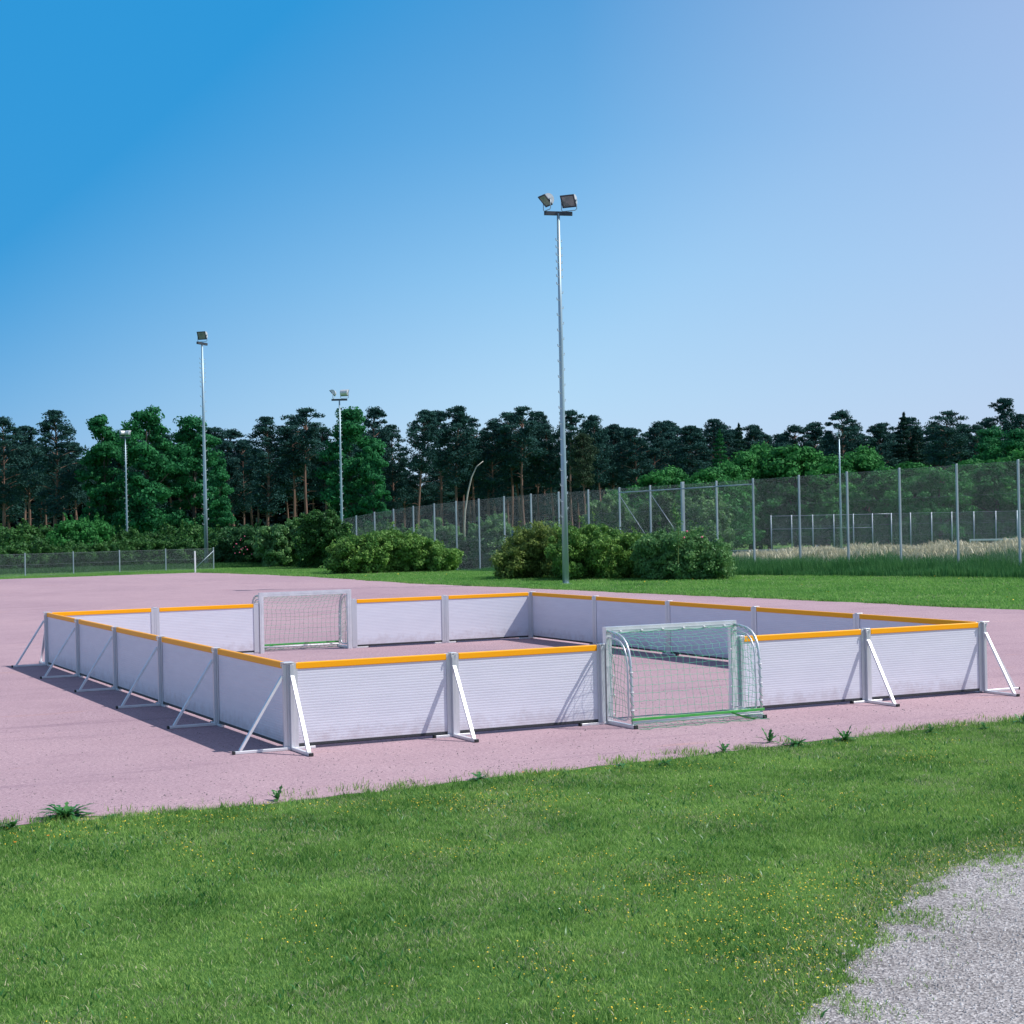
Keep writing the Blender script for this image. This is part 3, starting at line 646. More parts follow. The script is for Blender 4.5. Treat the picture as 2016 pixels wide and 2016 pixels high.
def make_goal(seed):
    rg = np.random.default_rng(seed)
    t_ = empty('small_goal', (0, 0, 0))
    y0, y1 = -.042, .042
    def mitre(pts):  # prism between two quads
        return [(0,1,2,3), (7,6,5,4), (0,4,5,1), (1,5,6,2), (2,6,7,3), (3,7,4,0)]
    H = 1.215; a = HWG; w = .082
    MB().add([(-a,y0,H),(-a+w,y0,H-w),(-a+w,y1,H-w),(-a,y1,H),(a,y0,H),(a-w,y0,H-w),(a-w,y1,H-w),(a,y1,H)], mitre(0)).box(-a+w+.01, a-w-.01, y0-.004, y0, H-.045, H-.035).box(-a+.06, a-.06, y1, y1+.003, H-.043, H-.039).build('crossbar', ALU_W, t_)
    for s in (-1, 1):
        vs = [(s*a,y0,H-.001),(s*(a-w),y0,H-w-.001),(s*(a-w),y1,H-w-.001),(s*a,y1,H-.001),(s*a,y0,.003),(s*(a-w),y0,.003),(s*(a-w),y1,.003),(s*a,y1,.003)]
        MB().add(vs, mitre(0)).box(min(s*(a-.03), s*(a-.045)), max(s*(a-.03), s*(a-.045)), y1, y1+.003, .01, H-.06).build('goal_post', ALU_W, t_)
        xs_ = s*(a-.03)
        pts = [(xs_, yy_, zz_) for yy_, zz_ in ARM]
        fr = MB().tube(pts, .0175, 10).build('side_frame', ALU, t_)
        xi = s*(a-.035)
        inner = [(xi, -.045, 1.085), (xi, -.22, 1.075), (xi, -.33, 1.05), (xi, -.42, .99), (xi, -.475, .90), (xi, -.50, .78), (xi, -.515, .45), (xi, -.52, .18), (xi, -.50, .115), (xi, -.44, .085), (xi, -.30, .085), (xi, -.045, .10)]
        MB().tube(inner, .0115, 8).build('inner_loop', ALU, t_)
        br = MB().box(min(s*(a-.055), s*(a-.005)), max(s*(a-.055), s*(a-.005)), -.675, -.044, .004, .048, .004).build('base_rail', ALU_W, t_)
        MB().box(min(s*(a-.057), s*(a-.003)), max(s*(a-.057), s*(a-.003)), -.702, -.6755, .003, .05, .004).build('end_cap', BLACK, br)
        # side net
        rows, cols = 12, 7; G = np.zeros((rows, cols, 3))
        for i in range(rows):
            for j in range(cols):
                fz = i/(rows-1); fy = j/(cols-1)
                zt = np.interp(fy, [0, .6, .85, 1], [1.07, 1.05, .96, .86]); z = .10 + (zt-.10)*fz
                G[i, j] = (xi + s*.012*math.sin(fz*9+fy*5), -.06 - .44*fy + .012*math.sin(fz*14)*(1-fy), z - .05*math.sin(math.pi*fy)*(fz if fz < .9 else .3) + rg.normal(0, .004))
        G = G.repeat(1, axis=0)
        V, F = net_mesh(G, .0022); raw_mesh('side_net', V, F, NET, t_)
        # lacing spiral round the outer tube
        lac = MB(); P_ = []
        for k in range(150):
            tt = k/149; yy_, zz_ = arm_at(tt); an = tt*6.283*13; P_.append((xs_+.026*math.cos(an), yy_+.018*math.sin(an), zz_+.018*math.sin(an)))
        lac.tube(P_, .0028, 4)
        wv = [(s*(a-w-.004) - s*.018*abs(math.sin(z*7.5)), -.05-.02*abs(math.sin(z*7.5)), z) for z in np.linspace(.10, 1.12, 40)]
        lac.tube(wv, .0035, 5); lac.build('lacing_rope', ROPE, t_)
        for z in (.12, .36, .60, .84): MB().box(min(s*(a-w-.03), s*(a-w+.0)), max(s*(a-w-.03), s*(a-w+.0)), -.055, -.043, z, z+.014, .002).build('net_hook', CLIP, t_)
        for z in (.22, .44, .68):
            yy_ = float(np.interp(z, [q[1] for q in ARM][::-1], [q[0] for q in ARM][::-1])); MB().tube([(xs_, yy_, z), (xs_, yy_, z+.012)], .0255, 10).build('net_clip', CLIP, t_)
    MB().tube([(-a+.03, -.625, .072), (a-.03, -.625, .072)], .017, 10).build('rear_bar', WHITEP, t_)
    # main net
    rows, cols = 17, 20; G = np.zeros((rows, cols, 3))
    for i in range(rows):
        tt = i/(rows-1)
        yy_, zz_ = arm_at(tt)
        for j in range(cols):
            u_ = j/(cols-1); sg = math.sin(math.pi*u_)**.7
            top = math.sin(math.pi*min(1, tt/.62))*(tt < .62)
            yb = yy_ + sg*(.10*math.sin(math.pi*min(1, tt/.8)))
            zb = zz_ - sg*.085*top + rg.normal(0, .004) - .02*abs(math.sin(u_*31))*(tt < .35)
            xb = -a+.03 + 2*(a-.03)*u_ + .022*(1 if i % 2 else -1)*sg*(tt < .5) + rg.normal(0, .004) + .012*math.sin(tt*11+u_*6)
            if tt == 0: yb, zb = -.05, 1.145 - .018*abs(math.sin(u_*math.pi*5))
            G[i, j] = (xb, yb, zb)
    V, F = net_mesh(G, .0022); raw_mesh('rear_net', V, F, NET, t_)
    # loose fringe under the rear bar, lying on the ground
    rows, cols = 4, 20; G2 = np.zeros((rows, cols, 3))
    for i in range(rows):
        for j in range(cols):
            u_ = j/(cols-1); G2[i, j] = (-a+.05+2*(a-.05)*u_ + .02*math.sin(i*3+j), -.64-.055*i*(.8+.4*math.sin(j*1.7)), max(.008, .06-.03*i + .012*math.sin(j*2.3+i)))
    V, F = net_mesh(G2, .0025); raw_mesh('net_fringe', V, F, ROPE, t_)
    tr = MB().tube([(-a+.05+k/39*2*(a-.05), -.052, 1.155-.02*abs(math.sin(k/39*math.pi*5))) for k in range(40)], .003, 5).build('top_rope', ROPE, t_)
    for k in range(6): MB().box(-.78+k*.31, -.75+k*.31, -.058, -.043, 1.150, 1.166, .002).build('net_hook', CLIP, t_)
    sb = MB(); sb.box(-a+.005, a-.005, -.652, -.642, .098, .132, .003); sb.build('strap', STRAP, t_)
    tail = MB(); vs = []
    for k in range(9):
        u_ = k/8; x_ = .45+.42*u_; z_ = .10-.09*math.sin(min(1, u_*1.25)*math.pi/2) + (.06*max(0, u_-.8)/.2); vs += [(x_, -.665-.07*math.sin(u_*2.6), z_), (x_, -.69-.07*math.sin(u_*2.6), z_+.022)]
    tail.add(vs, [(2*k, 2*k+2, 2*k+3, 2*k+1) for k in range(8)]); tail.build('strap_tail', STRAP, t_)
    return t_
gx = (NX[2]+NX[3])/2
g1 = make_goal(1); g1.location = (gx, 0, 0); tag(g1, 'small aluminium goal with green net in the front wall, seen from behind', 'goal', 'small goals of the pitch')
g2 = make_goal(2); g2.location = (gx, YL, 0); g2.rotation_euler = (0, 0, math.pi); tag(g2, 'small aluminium goal in the back wall, its open front facing the viewer', 'goal', 'small goals of the pitch')

# ------------------------------------------------------------------ floodlight poles
def floodlight(parent, x, y, z, yaw, tilt=38, s=1.0):
    s = s*.88
    """one lamp on a stirrup; its face looks along yaw, tipped down"""
    e = bpy.data.objects.new('floodlight', None); COL.objects.link(e)
    me = MB()
    # half-round drum housing, axis across (local x), face towards -y tipped down
    n = 10; vs = []; fs = []; hw, hh, dp = .31*s, .27*s, .27*s
    for sx in (-1, 1):
        for k in range(n+1):
            a = math.pi*k/n; vs.append((sx*hw, dp*math.sin(a), hh*math.cos(a)))
    for k in range(n): fs.append((k, k+1, n+1+k+1, n+1+k))
    fs.append(tuple(range(n+1))); fs.append(tuple(range(2*n+1, n, -1)))
    ct, st = math.cos(R(tilt)), math.sin(R(tilt))
    def tf(v):  # tilt about x then raise
        x_, y_, z_ = v; y2 = y_*ct - z_*st; z2 = y_*st + z_*ct
        return (x_, y2, z2 + .46*s)
    me.add([tf(v) for v in vs], fs)
    o = me.build('housing', LHOUS, parent)
    fr = MB()
    for (a0, a1, b0, b1) in ((-hw-.02, hw+.02, hh-.03, hh+.02), (-hw-.02, hw+.02, -hh-.02, -hh+.03), (-hw-.02, -hw+.03, -hh+.03, hh-.03), (hw-.03, hw+.02, -hh+.03, hh-.03)):
        q = MB().box(a0, a1, -.045*s, 0, b0, b1); fr.add([tf(v) for v in q.v], q.f)
    f = fr.build('face_rim', DARKST, o)
    q = MB().box(-hw+.03, hw-.03, -.03*s, -.004, -hh+.03, hh-.03); gl = MB().add([tf(v) for v in q.v], q.f).build('lamp_glass', LGLASS, o)
    st_ = MB().tube([(-hw-.05, .06*s, .46*s), (-hw-.05, .06*s, .08), (-hw+.02, .06*s, .03), (hw-.02, .06*s, .03), (hw+.05, .06*s, .08), (hw+.05, .06*s, .46*s)], .018*s, 6)
    st_.box(-hw-.06, -hw-.001, .02*s, .10*s, .42*s, .50*s).box(hw+.001, hw+.06, .02*s, .10*s, .42*s, .50*s)
    st_.build('stirrup', GALV, o)
    o.location = (x, y, z); o.rotation_euler = (0, 0, yaw); o.name = 'floodlight'
    bpy.data.objects.remove(e)
    return o
def pole(x, y, z, H, lamps, label, rungdir=0.6, r0=.135, r1=.06, s=1.0, arm=True):
    """lamps: list of (offset along arm, yaw, tilt)"""
    t_ = empty('floodlight_pole', (x, y, z), 0, label, 'floodlight pole', 'floodlight poles round the sports ground')
    MB().tube([(0, 0, -.4), (0, 0, H*.33), (0, 0, H*.66), (0, 0, H)], [r0, r0*.67+r1*.33, r0*.33+r1*.67, r1], 8).build('mast', GALVP, t_)
    k = 0; zz = 2.6; rung0 = None
    while zz < H-.9:
        for sd in ((1, -1) if zz > H-2.6 else ((1,) if k % 2 else (-1,))):
            rr = r0 + (r1-r0)*zz/H
            if rung0 is None:
                rung0 = MB().tube([(-.01, 0, 0), (.17, 0, .01), (.20, 0, .09)], .017*s, 5).build('climbing_rung', GALV, t_); o = rung0
            else: o = rung0.copy(); COL.objects.link(o)
            o.parent = t_; a = rungdir + (0 if sd > 0 else math.pi); o.location = (math.cos(a)*rr*.9, math.sin(a)*rr*.9, zz); o.rotation_euler = (0, 0, a)
        zz += .28 if zz > H-2.6 else .30; k += 1
    if H > 8: MB().box(-.17, .17, -.17, .17, -.02, .03, .01).build('base_plate', GALV, t_)
    ax, ay = math.cos(ARMDIR), math.sin(ARMDIR)
    MB().beam((-ax*.56*s, -ay*.56*s, H+.0), (ax*.56*s, ay*.56*s, H+.0), .10, .15).build('crossarm', DARKST, t_)
    for off, yaw, tilt in lamps: floodlight(t_, ax*off, ay*off, H+.09, yaw, tilt, s)
    return t_
ARMDIR = -.457 + .25
V0 = -.457      # facing the camera
bx, by, bz = 24.63, 39.58, 0.0
pole(bx, by, float(ground(bx, by)), 14.38, [(.42, V0-.45, 30), (-.50, V0-1.15, 42)], 'tall galvanised floodlight pole with two lamps standing on the lawn before the bushes')
lx, ly = 22.8, 83.0
ARMDIR = -.457 + 1.2
pole(lx, ly, float(ground(lx, ly)), 13.68, [(.0, V0-.35, 22)], 'floodlight pole with one lamp at the end of the low left fence', s=1.0)
def pole_far(px, pytop, H, lamps, label, s=1.0, D=None, r0=.13):
    if D is None:
        D = 180
        for _ in range(30):
            x, y, z = at(px, D); zt = height_at(px, pytop, D); D *= (z+H-CAM[2])/(zt-CAM[2])
    x, y, z = at(px, D); return pole(x, y, z, H, lamps, label, s=s, r0=r0)
ARMDIR = -.457
pole_far(673, 787, 14.2, [(.45, V0+math.pi-.35, 25), (-.55, V0-1.6, 40)], 'floodlight pole with two lamps rising behind the round bush in front of an oak', s=1.15)
pole_far(250, 862, 14.2, [(.35, V0+math.pi-.6, 35), (-.35, V0+math.pi+.9, 35)], 'distant floodlight pole standing before the oaks at left', s=1.15)
pole_far(1655, 872, 11.2, [(.0, V0+1.2, 20), (.0, V0-1.5, 20)], 'thin lamp pole seen behind the tall fence at right', s=.9, D=165, r0=.13)

# ------------------------------------------------------------------ fences
def chain_mesh(parent, A, B, za, zb, Ht, pitch, wr, name='wire_mesh', wires=()):
    """diamond mesh between posts A and B (xy), ground heights za, zb"""
    A = np.array(A); B = np.array(B); L = np.linalg.norm(B-A); d = (B-A)/L; nrm = np.array([-d[1], d[0]])
    V = []; F = []
    def seg(s0, h0, s1, h1, r, off=0):
        p0 = A+d*s0+nrm*off; p1 = A+d*s1+nrm*off
        z0 = za+(zb-za)*s0/L+h0; z1 = za+(zb-za)*s1/L+h1
        dv = np.array([s1-s0, h1-h0]); dv = dv/np.linalg.norm(dv)*r; b = len(V)
        for (s, h, p, z) in ((s0, h0, p0, z0), (s1, h1, p1, z1)):
            V.append((p[0]-d[0]*dv[1], p[1]-d[1]*dv[1], z+dv[0])); V.append((p[0]+d[0]*dv[1], p[1]+d[1]*dv[1], z-dv[0])); V.append((p[0]+nrm[0]*r*1.4, p[1]+nrm[1]*r*1.4, z))
        F.append((b, b+1, b+4, b+3)); F.append((b+1, b+2, b+5, b+4)); F.append((b+2, b, b+3, b+5))
    h0, h1 = .03, Ht; k = -int((h1-h0)/pitch)
    hh = h1-h0
    for dirn, off in ((1, 0), (-1, .003)):
        s = -hh
        while s < L:
            a, b = s, s+hh; u0, u1 = max(a, 0), min(b, L)
            if u1 > u0:
                if dirn == 1: seg(u0, h0+(u0-a), u1, h0+(u1-a), wr, off)
                else: seg(u0, h1-(u0-a), u1, h1-(u1-a), wr, off)
            s += pitch
    for hw_ in wires: seg(0, hw_, L, hw_, wr*1.6, -.004)
    return raw_mesh(name, np.array(V), np.array(F), WIRE, parent)
# tall fence
tall = empty('tall_fence', (0, 0, 0), 0, 'tall chain link fence on steel posts running along the right side of the lawn', 'fence')
ang = R(98); fd = np.array([math.cos(ang), math.sin(ang)]); FA = np.array([38.6, 29.81])
SP = [-8.8, -5.9, -2.95, 0, 2.95, 5.9, 8.8, 11.65, 14.55, 17.0, 19.4, 21.8, 24.2, 26.75, 29.3, 31.8, 34.35, 36.85, 39.2, 41.55, 43.9, 46.2, 48.5, 50.8, 53.1]
FP = [FA+fd*s for s in SP]; FH = 4.2
for i, P in enumerate(FP):
    z = float(ground(*P)); thick = (i == 10); r = .075 if thick else .042
    MB().box(P[0]-r, P[0]+r, P[1]-r*.8, P[1]+r*.8, z-.3, z+FH+(.1 if thick else .04), .006).build('fence_post', GALV, tall)
for i in range(len(FP)-1):
    A, B = FP[i]+fd*.045, FP[i+1]-fd*.045
    chain_mesh(tall, A, B, float(ground(*FP[i])), float(ground(*FP[i+1])), FH-.02, .062 if i < 16 else .085, .0018 if i < 16 else .0025, wires=(.05, 1.0, 2.0, 3.0, FH-.02))
def fpt(i, h, off=-.07): P = FP[i]; nr = np.array([-fd[1], fd[0]]); Q = P + nr*off*-1; return (Q[0], Q[1], float(ground(*P))+h)
rl = MB()
for i in range(8, 12): rl.tube([fpt(i, FH-.22), fpt(i+1, FH-.22)], .03, 8)
rl.build('top_rail', GALV, tall)
MB().tube([fpt(12, FH-.25), fpt(11, 1.55)], .015, 6).build('diagonal_brace', GALV, tall)
MB().tube([fpt(11, FH-.25), fpt(10, 1.55)], .015, 6).build('diagonal_brace', GALV, tall)
MB().tube([fpt(11, 1.5), fpt(10, 1.5), fpt(9, 1.5)], .026, 6).build('gate_rail', GALV, tall)
# low fence at left
low = empty('low_fence', (0, 0, 0), 0, 'low chain link fence in front of the hedge at far left', 'fence')
LP = []
for px in (-120, -45, 48, 143, 234, 325, 419):
    x, y, z = at(px, 99.5 + (px-419)*.012); LP.append(np.array([x, y]))
for P in LP: MB().box(P[0]-.03, P[0]+.03, P[1]-.03, P[1]+.03, -.2, 1.27, .006).build('fence_post', GALV, low)
for i in range(len(LP)-1):
    A, B = LP[i], LP[i+1]; d_ = (B-A)/np.linalg.norm(B-A)
    chain_mesh(low, A+d_*.035, B-d_*.035, 0, 0, 1.22, .075, .0022, wires=(.05, .62, 1.2))
d_ = (LP[-1]-LP[-2])/np.linalg.norm(LP[-1]-LP[-2]); q = LP[-1]-d_*1.25
MB().tube([(q[0], q[1]-.08, .03), (LP[-1][0], LP[-1][1]-.08, 1.08)], .02, 6).build('diagonal_brace', GALV, low)
x, y, z = at(382.5, 93.6)
cp = empty('corner_post', (x, y, 0), 0, 'slim white marker post at the far corner of the clay pitch', 'post')
MB().box(-.04, .04, -.04, .04, -.1, 1.16, .006).build('post', WHITEP, cp); MB().box(-.046, .046, -.046, .046, 1.1605, 1.175, .004).build('cap', WHITEP, cp)
# blue frame between the bushes
x, y, z = at(1017, 95)
bf = empty('steel_frame', (x, y, z), -.457, 'narrow blue steel frame standing behind the tall fence between the two big bushes', 'frame')
ft = height_at(1017, 1044, 95)-z
MB().box(-.29, -.22, -.03, .03, 0, ft, .004).box(.22, .29, -.03, .03, 0, ft, .004).build('uprights', BLUEP, bf)
MB().box(-.219, .219, -.035, .035, ft-.14, ft-.02, .004).build('crosspiece', BLUEP, bf)
# the court beyond: high fence with rails, low fence in front, small white goals
court = empty('court_fence', (0, 0, 0), 0, 'high galvanised court fence with pale posts seen through the tall fence at right', 'fence')
CP = []
for px in (1517.6, 1558, 1599.5, 1641, 1679.5, 1717, 1754.3, 1792, 1833.5, 1873.3, 1916.7, 1960, 2002, 2044): CP.append(at(px, 161))
for x, y, z in CP: MB().tube([(x, y, z-.2), (x, y, z+4.05)], .055, 8).build('fence_post', GALV, court)
for h, a, b in ((3.98, 0, 6), (2.75, 0, 5), (4.0, 6, 13)):
    MB().tube([(x, y, z+h) for x, y, z in CP[a:b+1]], .03 if h < 3.99 else .015, 6).build('rail', GALV, court)
for i in range(len(CP)-1):
    chain_mesh(court, CP[i][:2], CP[i+1][:2], CP[i][2], CP[i+1][2], 3.95, .16, .0045, wires=(1.0, 2.0, 3.0))
lowc = empty('low_court_fence', (0, 0, 0), 0, 'low pale chain link fence along the court edge seen through the tall fence', 'fence')
QP = [at(px, 150) for px in (1425, 1475, 1528, 1565, 1608, 1660, 1712, 1763, 1811, 1858, 1905, 1955, 2005, 2050)]
for x, y, z in QP: MB().tube([(x, y, z-.2), (x, y, z+1.08)], .06, 8).build('fence_post', GALV, lowc)
MB().tube([(x, y, z+1.05) for x, y, z in QP], .04, 6).build('top_rail', GALV, lowc)
for i in range(len(QP)-1): chain_mesh(lowc, QP[i][:2], QP[i+1][:2], QP[i][2], QP[i+1][2], 1.0, .09, .012)
def hgoal(px0, px1, D, H, label, gid):
    a = np.array(at(px0, D)); b = np.array(at(px1, D)); c = (a+b)/2; w = np.linalg.norm((b-a)[:2]); rz = math.atan2((b-a)[1], (b-a)[0])
    t_ = empty('field_goal', tuple(c), rz, label, 'goal')
    for s in (-1, 1): MB().box(s*w/2-.04, s*w/2+.04, -.04, .04, 0, H-.001, .004).build('goal_post', WHITEP, t_)
    MB().box(-w/2-.05, w/2+.05, -.05, .05, H, H+.11, .004).build('crossbar', WHITEP, t_)
    for s in (-1, 1): MB().tube([(s*w/2, .04, H-.05), (s*w/2, .9, H-.9), (s*w/2, 1.0, .02)], .025, 6).tube([(s*(w/2-.04), 0, H-.5), (s*(w/2-.45), 0, H-.02)], .02, 6).build('net_bracket', WHITEP, t_)
    return t_
hgoal(1909, 1998, 112, 2.25, 'white field goal on the court seen through the tall fence at far right', 0)
x, y, z = at(1607, 152)
ms = empty('trestle', (x, y, z), -.457, 'small pale trestle frame beside the low court fence', 'frame')
MB().tube([(-1.1, 0, 0), (0, 0, 1.35), (1.1, 0, 0)], .035, 6).tube([(0, .05, 1.33), (0, .5, 0)], .03, 6).build('legs', GALV, ms)

# ------------------------------------------------------------------ vegetation
def card_mesh(name, P, N, size, asp, mat, rng, parent=None, vv=None):
    n = len(P); N = N/(np.linalg.norm(N, axis=1)[:, None]+1e-9)
    T = np.cross(N, rng.normal(size=(n, 3))); T /= np.linalg.norm(T, axis=1)[:, None]+1e-9; B = np.cross(N, T)
    s = size[:, None]
    V = np.stack([P - T*s, P - B*s*asp, P + T*s*.9 + N*s*.15, P + B*s*asp], 1).reshape(-1, 3); b = np.arange(n)*4
    if vv is None: vv = rng.random(n)
    return raw_mesh(name, V, b[:, None]+np.arange(4)[None], mat, parent, attrs=[('v', 'FACE', vv)])
def sph(n, rng):
    v = rng.normal(size=(n, 3)); return v/np.linalg.norm(v, axis=1)[:, None]
def clumps(C, RAD, per, size, asp, mat, rng, parent, name='crown', bias=.45, fill=.35):
    Ps = []; Ns = []; Ss = []; Vs = []
    for c, r in zip(C, RAD):
        n = per; d = sph(n, rng); rr = (1 - fill*rng.random(n)**1.5)
        d2 = d.copy(); d2[:, 2] = d2[:, 2]*(1) ; Ps.append(np.array(c)+d2*np.array(r)*rr[:, None])
        Ns.append(d + rng.normal(size=(n, 3))*bias); Ss.append(size*rng.uniform(.6, 1.25, n)); Vs.append(np.clip(rng.random()*.45 + rng.random(n)*.55, 0, 1))
    return card_mesh(name, np.concatenate(Ps), np.concatenate(Ns), np.concatenate(Ss), asp, mat, rng, parent, np.concatenate(Vs))
def trunk_mesh(path, r0, r1, mat, parent, name='trunk', branches=()):
    m_ = MB(); n = len(path); m_.tube(path, [r0+(r1-r0)*i/(n-1) for i in range(n)], 7)
    for a, b, r in branches: 
        mid = ((a[0]+b[0])/2, (a[1]+b[1])/2, (a[2]+b[2])/2 + .15); m_.tube([a, mid, b], [r, r*.7, r*.35], 5)
    return m_.build(name, mat, parent)
def oak(seed, H=18, Wd=8.5, mat=None, low=.06, name='oak_tree', nc=170, per=135, leaf=.21):
    rng = np.random.default_rng(seed); t_ = empty(name)
    C = []; Rr = []; br = []; subs = []
    for k in range(13):
        zf = .14 + .74*(k+.5)/13; a = k*2.4+rng.uniform(-.6, .6)
        rr = Wd/2*(math.sin(math.pi*min(1, zf*.8+.16)))**.5*rng.uniform(.30, .66)*(1 if k < 12 else .35); R_ = Wd*rng.uniform(.17, .27)*(1 if zf < .7 else .8)
        subs.append((rr*math.cos(a), rr*math.sin(a), H*zf, R_)); br.append(((0, 0, H*zf*.7), subs[-1][:3], .08))
    subs.append((rng.uniform(-.6, .6), 0, H-Wd*.17, Wd*.16))
    for k in range(nc):
        x_, y_, z_, R_ = subs[k % len(subs)]; d = sph(1, rng)[0]; d[2] = abs(d[2])*.9-.15 if rng.random() < .7 else d[2]
        q = rng.uniform(.65, 1.0)*R_; r = rng.uniform(.45, 1.05)*Wd/8.5
        z2 = min(H-.25*r, z_+d[2]*q); C.append((x_+d[0]*q, y_+d[1]*q, max(.5, z2))); Rr.append((r*1.2, r*1.2, r*.75))
    for k in range(nc//6):
        a = rng.uniform(0, 6.28); q = rng.uniform(.3, 1)*Wd*.42; r = rng.uniform(.6, 1.1); C.append((q*math.cos(a), q*math.sin(a), rng.uniform(low*H+.5, H*.3))); Rr.append((r*1.2, r*1.2, r*.8))
    clumps(C, Rr, per, leaf, .62, mat or M_OAK, rng, t_, fill=.75)
    trunk_mesh([(0, 0, -.4), (.1, 0, H*.3), (-.1, .1, H*.6), (0, 0, H*.85)], .32, .06, BARK_D, t_, branches=br)
    return t_
def pine(seed, H=18, Wd=5.0, cf=.5, mat=None, lean=0.0, name='pine_tree', nc=44, per=150, flat=.72, gaps=0.0):
    rng = np.random.default_rng(seed); t_ = empty(name)
    cx = rng.uniform(-.5, .5); path = []
    for i in range(9):
        f = i/8; path.append((lean*H*f**1.3 + cx*math.sin(f*3.1)*.6, .25*math.sin(f*4+seed), H*.97*f - (.4 if i == 0 else 0)))
    def tp(z): f = min(1, max(0, z/(H*.97)))*8; i = min(7, int(f)); g = f-i; return [path[i][q]*(1-g)+path[i+1][q]*g for q in range(3)]
    C = []; Rr = []; br = []
    for k in range(nc):
        f = (k+.5)/nc; z = H*(1-cf) + H*cf*f**.85
        w = Wd/2*(math.sin(math.pi*(f*.78+.17)))**.8; a = k*2.4+rng.uniform(-.6, .6)
        if rng.random() < gaps: continue
        rad = w*rng.uniform(.25, .95) if f < .93 else .1
        p0 = tp(z-.5); c = (p0[0]+rad*math.cos(a), p0[1]+rad*math.sin(a), min(z, H-.45)); r = rng.uniform(.5, 1.05)*(1.1-.45*f)
        C.append(c); Rr.append((r*1.2, r*1.2, r*flat)); br.append((tuple(tp(z-.9)), c, .055))
        if rng.random() < .5:
            C.append((c[0]*1.0+rng.uniform(-.7, .7), c[1]+rng.uniform(-.7, .7), c[2]-rng.uniform(.2, .8))); Rr.append((r*.8, r*.8, r*flat*.8))
    Rr = [(a*1.18, b*1.18, c*.95) for a, b, c in Rr]
    clumps(C, Rr, int(per*1.15), .18, .36, mat or M_PINE, rng, t_, bias=.9, fill=1.0)
    for k in range(7):   # dead stubs on the bare trunk
        z = H*rng.uniform(.25, max(.3, 1-cf)); a = rng.uniform(0, 6.28); p0 = tp(z); L = rng.uniform(.4, 1.4); br.append((tuple(p0), (p0[0]+L*math.cos(a), p0[1]+L*math.sin(a), z+.25), .03))
    trunk_mesh(path, .20, .045, BARK_P, t_, branches=br)
    return t_
def spruce(seed, H=17, Wd=4.2, mat=None, name='spruce_tree'):
    rng = np.random.default_rng(seed); t_ = empty(name); C = []; Rr = []; br = []
    nl = 26
    for i in range(nl):
        f = i/(nl-1); z = H*(.10+.86*f); w = Wd/2*(1-f)**.65+.22
        k = max(3, int(8*(1-f)+3))
        for j in range(k):
            a = j/k*6.283+i*.7+rng.uniform(-.25, .25); rr = w*rng.uniform(.55, 1.0); r = .50*(1-f)+.26
            C.append((rr*math.cos(a), rr*math.sin(a), z-rr*.28)); Rr.append((r*1.25, r*1.25, r*.55))
            if j % 3 == 0: br.append(((0, 0, z), C[-1], .03))
    C += [(0, 0, H-.35), (0, 0, H-1.0), (0, 0, H-1.7)]; Rr += [(.14, .14, .5), (.35, .35, .5), (.55, .55, .55)]
    clumps(C, Rr, 90, .19, .34, mat or M_SPR, rng, t_, bias=.7, fill=.5)
    trunk_mesh([(0, 0, -.4), (0, 0, H*.5), (0, 0, H*.98)], .2, .03, BARK_D, t_, branches=br)
    return t_
def shrub(name, pts, mat, label, seed, per=300, leaf=.075, group='shrubs round the sports ground', z0=None, asp=.6, shoots=90):
    """pts: list of (x, y, height, radius) lobes, world coords; origin at the first lobe"""
    rng = np.random.default_rng(seed); ox, oy = pts[0][0], pts[0][1]; oz = float(ground(ox, oy)) if z0 is None else z0
    t_ = empty(name, (ox, oy, oz), 0, label, 'shrub', group); C = []; Rr = []
    for (x, y, h, r) in pts:
        gz = float(ground(x, y))-oz; n = int(min(60, max(12, 24*r*(h*.5+r*.3)/max(.25, leaf*8)**1.2)))
        for k in range(n):
            d = sph(1, rng)[0]; q = rng.random()**.45*.86; rc = rng.uniform(.13, .40)*min(r, h*.6)**.6*(1.0 if leaf < .15 else 1.5)
            C.append((x-ox+r*d[0]*q, y-oy+r*d[1]*q, gz+max(.18, h*.50+h*.58*d[2]*q - rc*.15))); Rr.append((rc*1.15, rc*1.15, rc*.9))
    clumps(C, Rr, per, leaf, asp, mat, rng, t_, name='foliage', bias=.6, fill=.7)
    # leafy shoots that break the outline
    P = []; N = []; st_ = MB()
    for k in range(shoots):
        i = rng.integers(len(C)); c = C[i]
        if c[2] < .8: continue
        L = rng.uniform(.12, .62)*(1 if leaf < .15 else 2); dx, dy = rng.normal(0, .4, 2); r_ = Rr[i][2]
        b = (c[0]+dx*L, c[1]+dy*L, c[2]+r_*.7+L)
        st_.tube([c, b], [.008, .003], 4)
        m_ = int(38*L); s = rng.uniform(.35, 1, m_)[:, None]; q = np.array(c)*(1-s)+np.array(b)*s; P.append(q+rng.normal(0, .045, (m_, 3))); N.append(rng.normal(size=(m_, 3))+[0, 0, .5])
    if P:
        card_mesh('shoot_leaves', np.concatenate(P), np.concatenate(N), leaf*rng.uniform(.6, 1.1, sum(map(len, P))), asp, mat, rng, t_)
    return t_
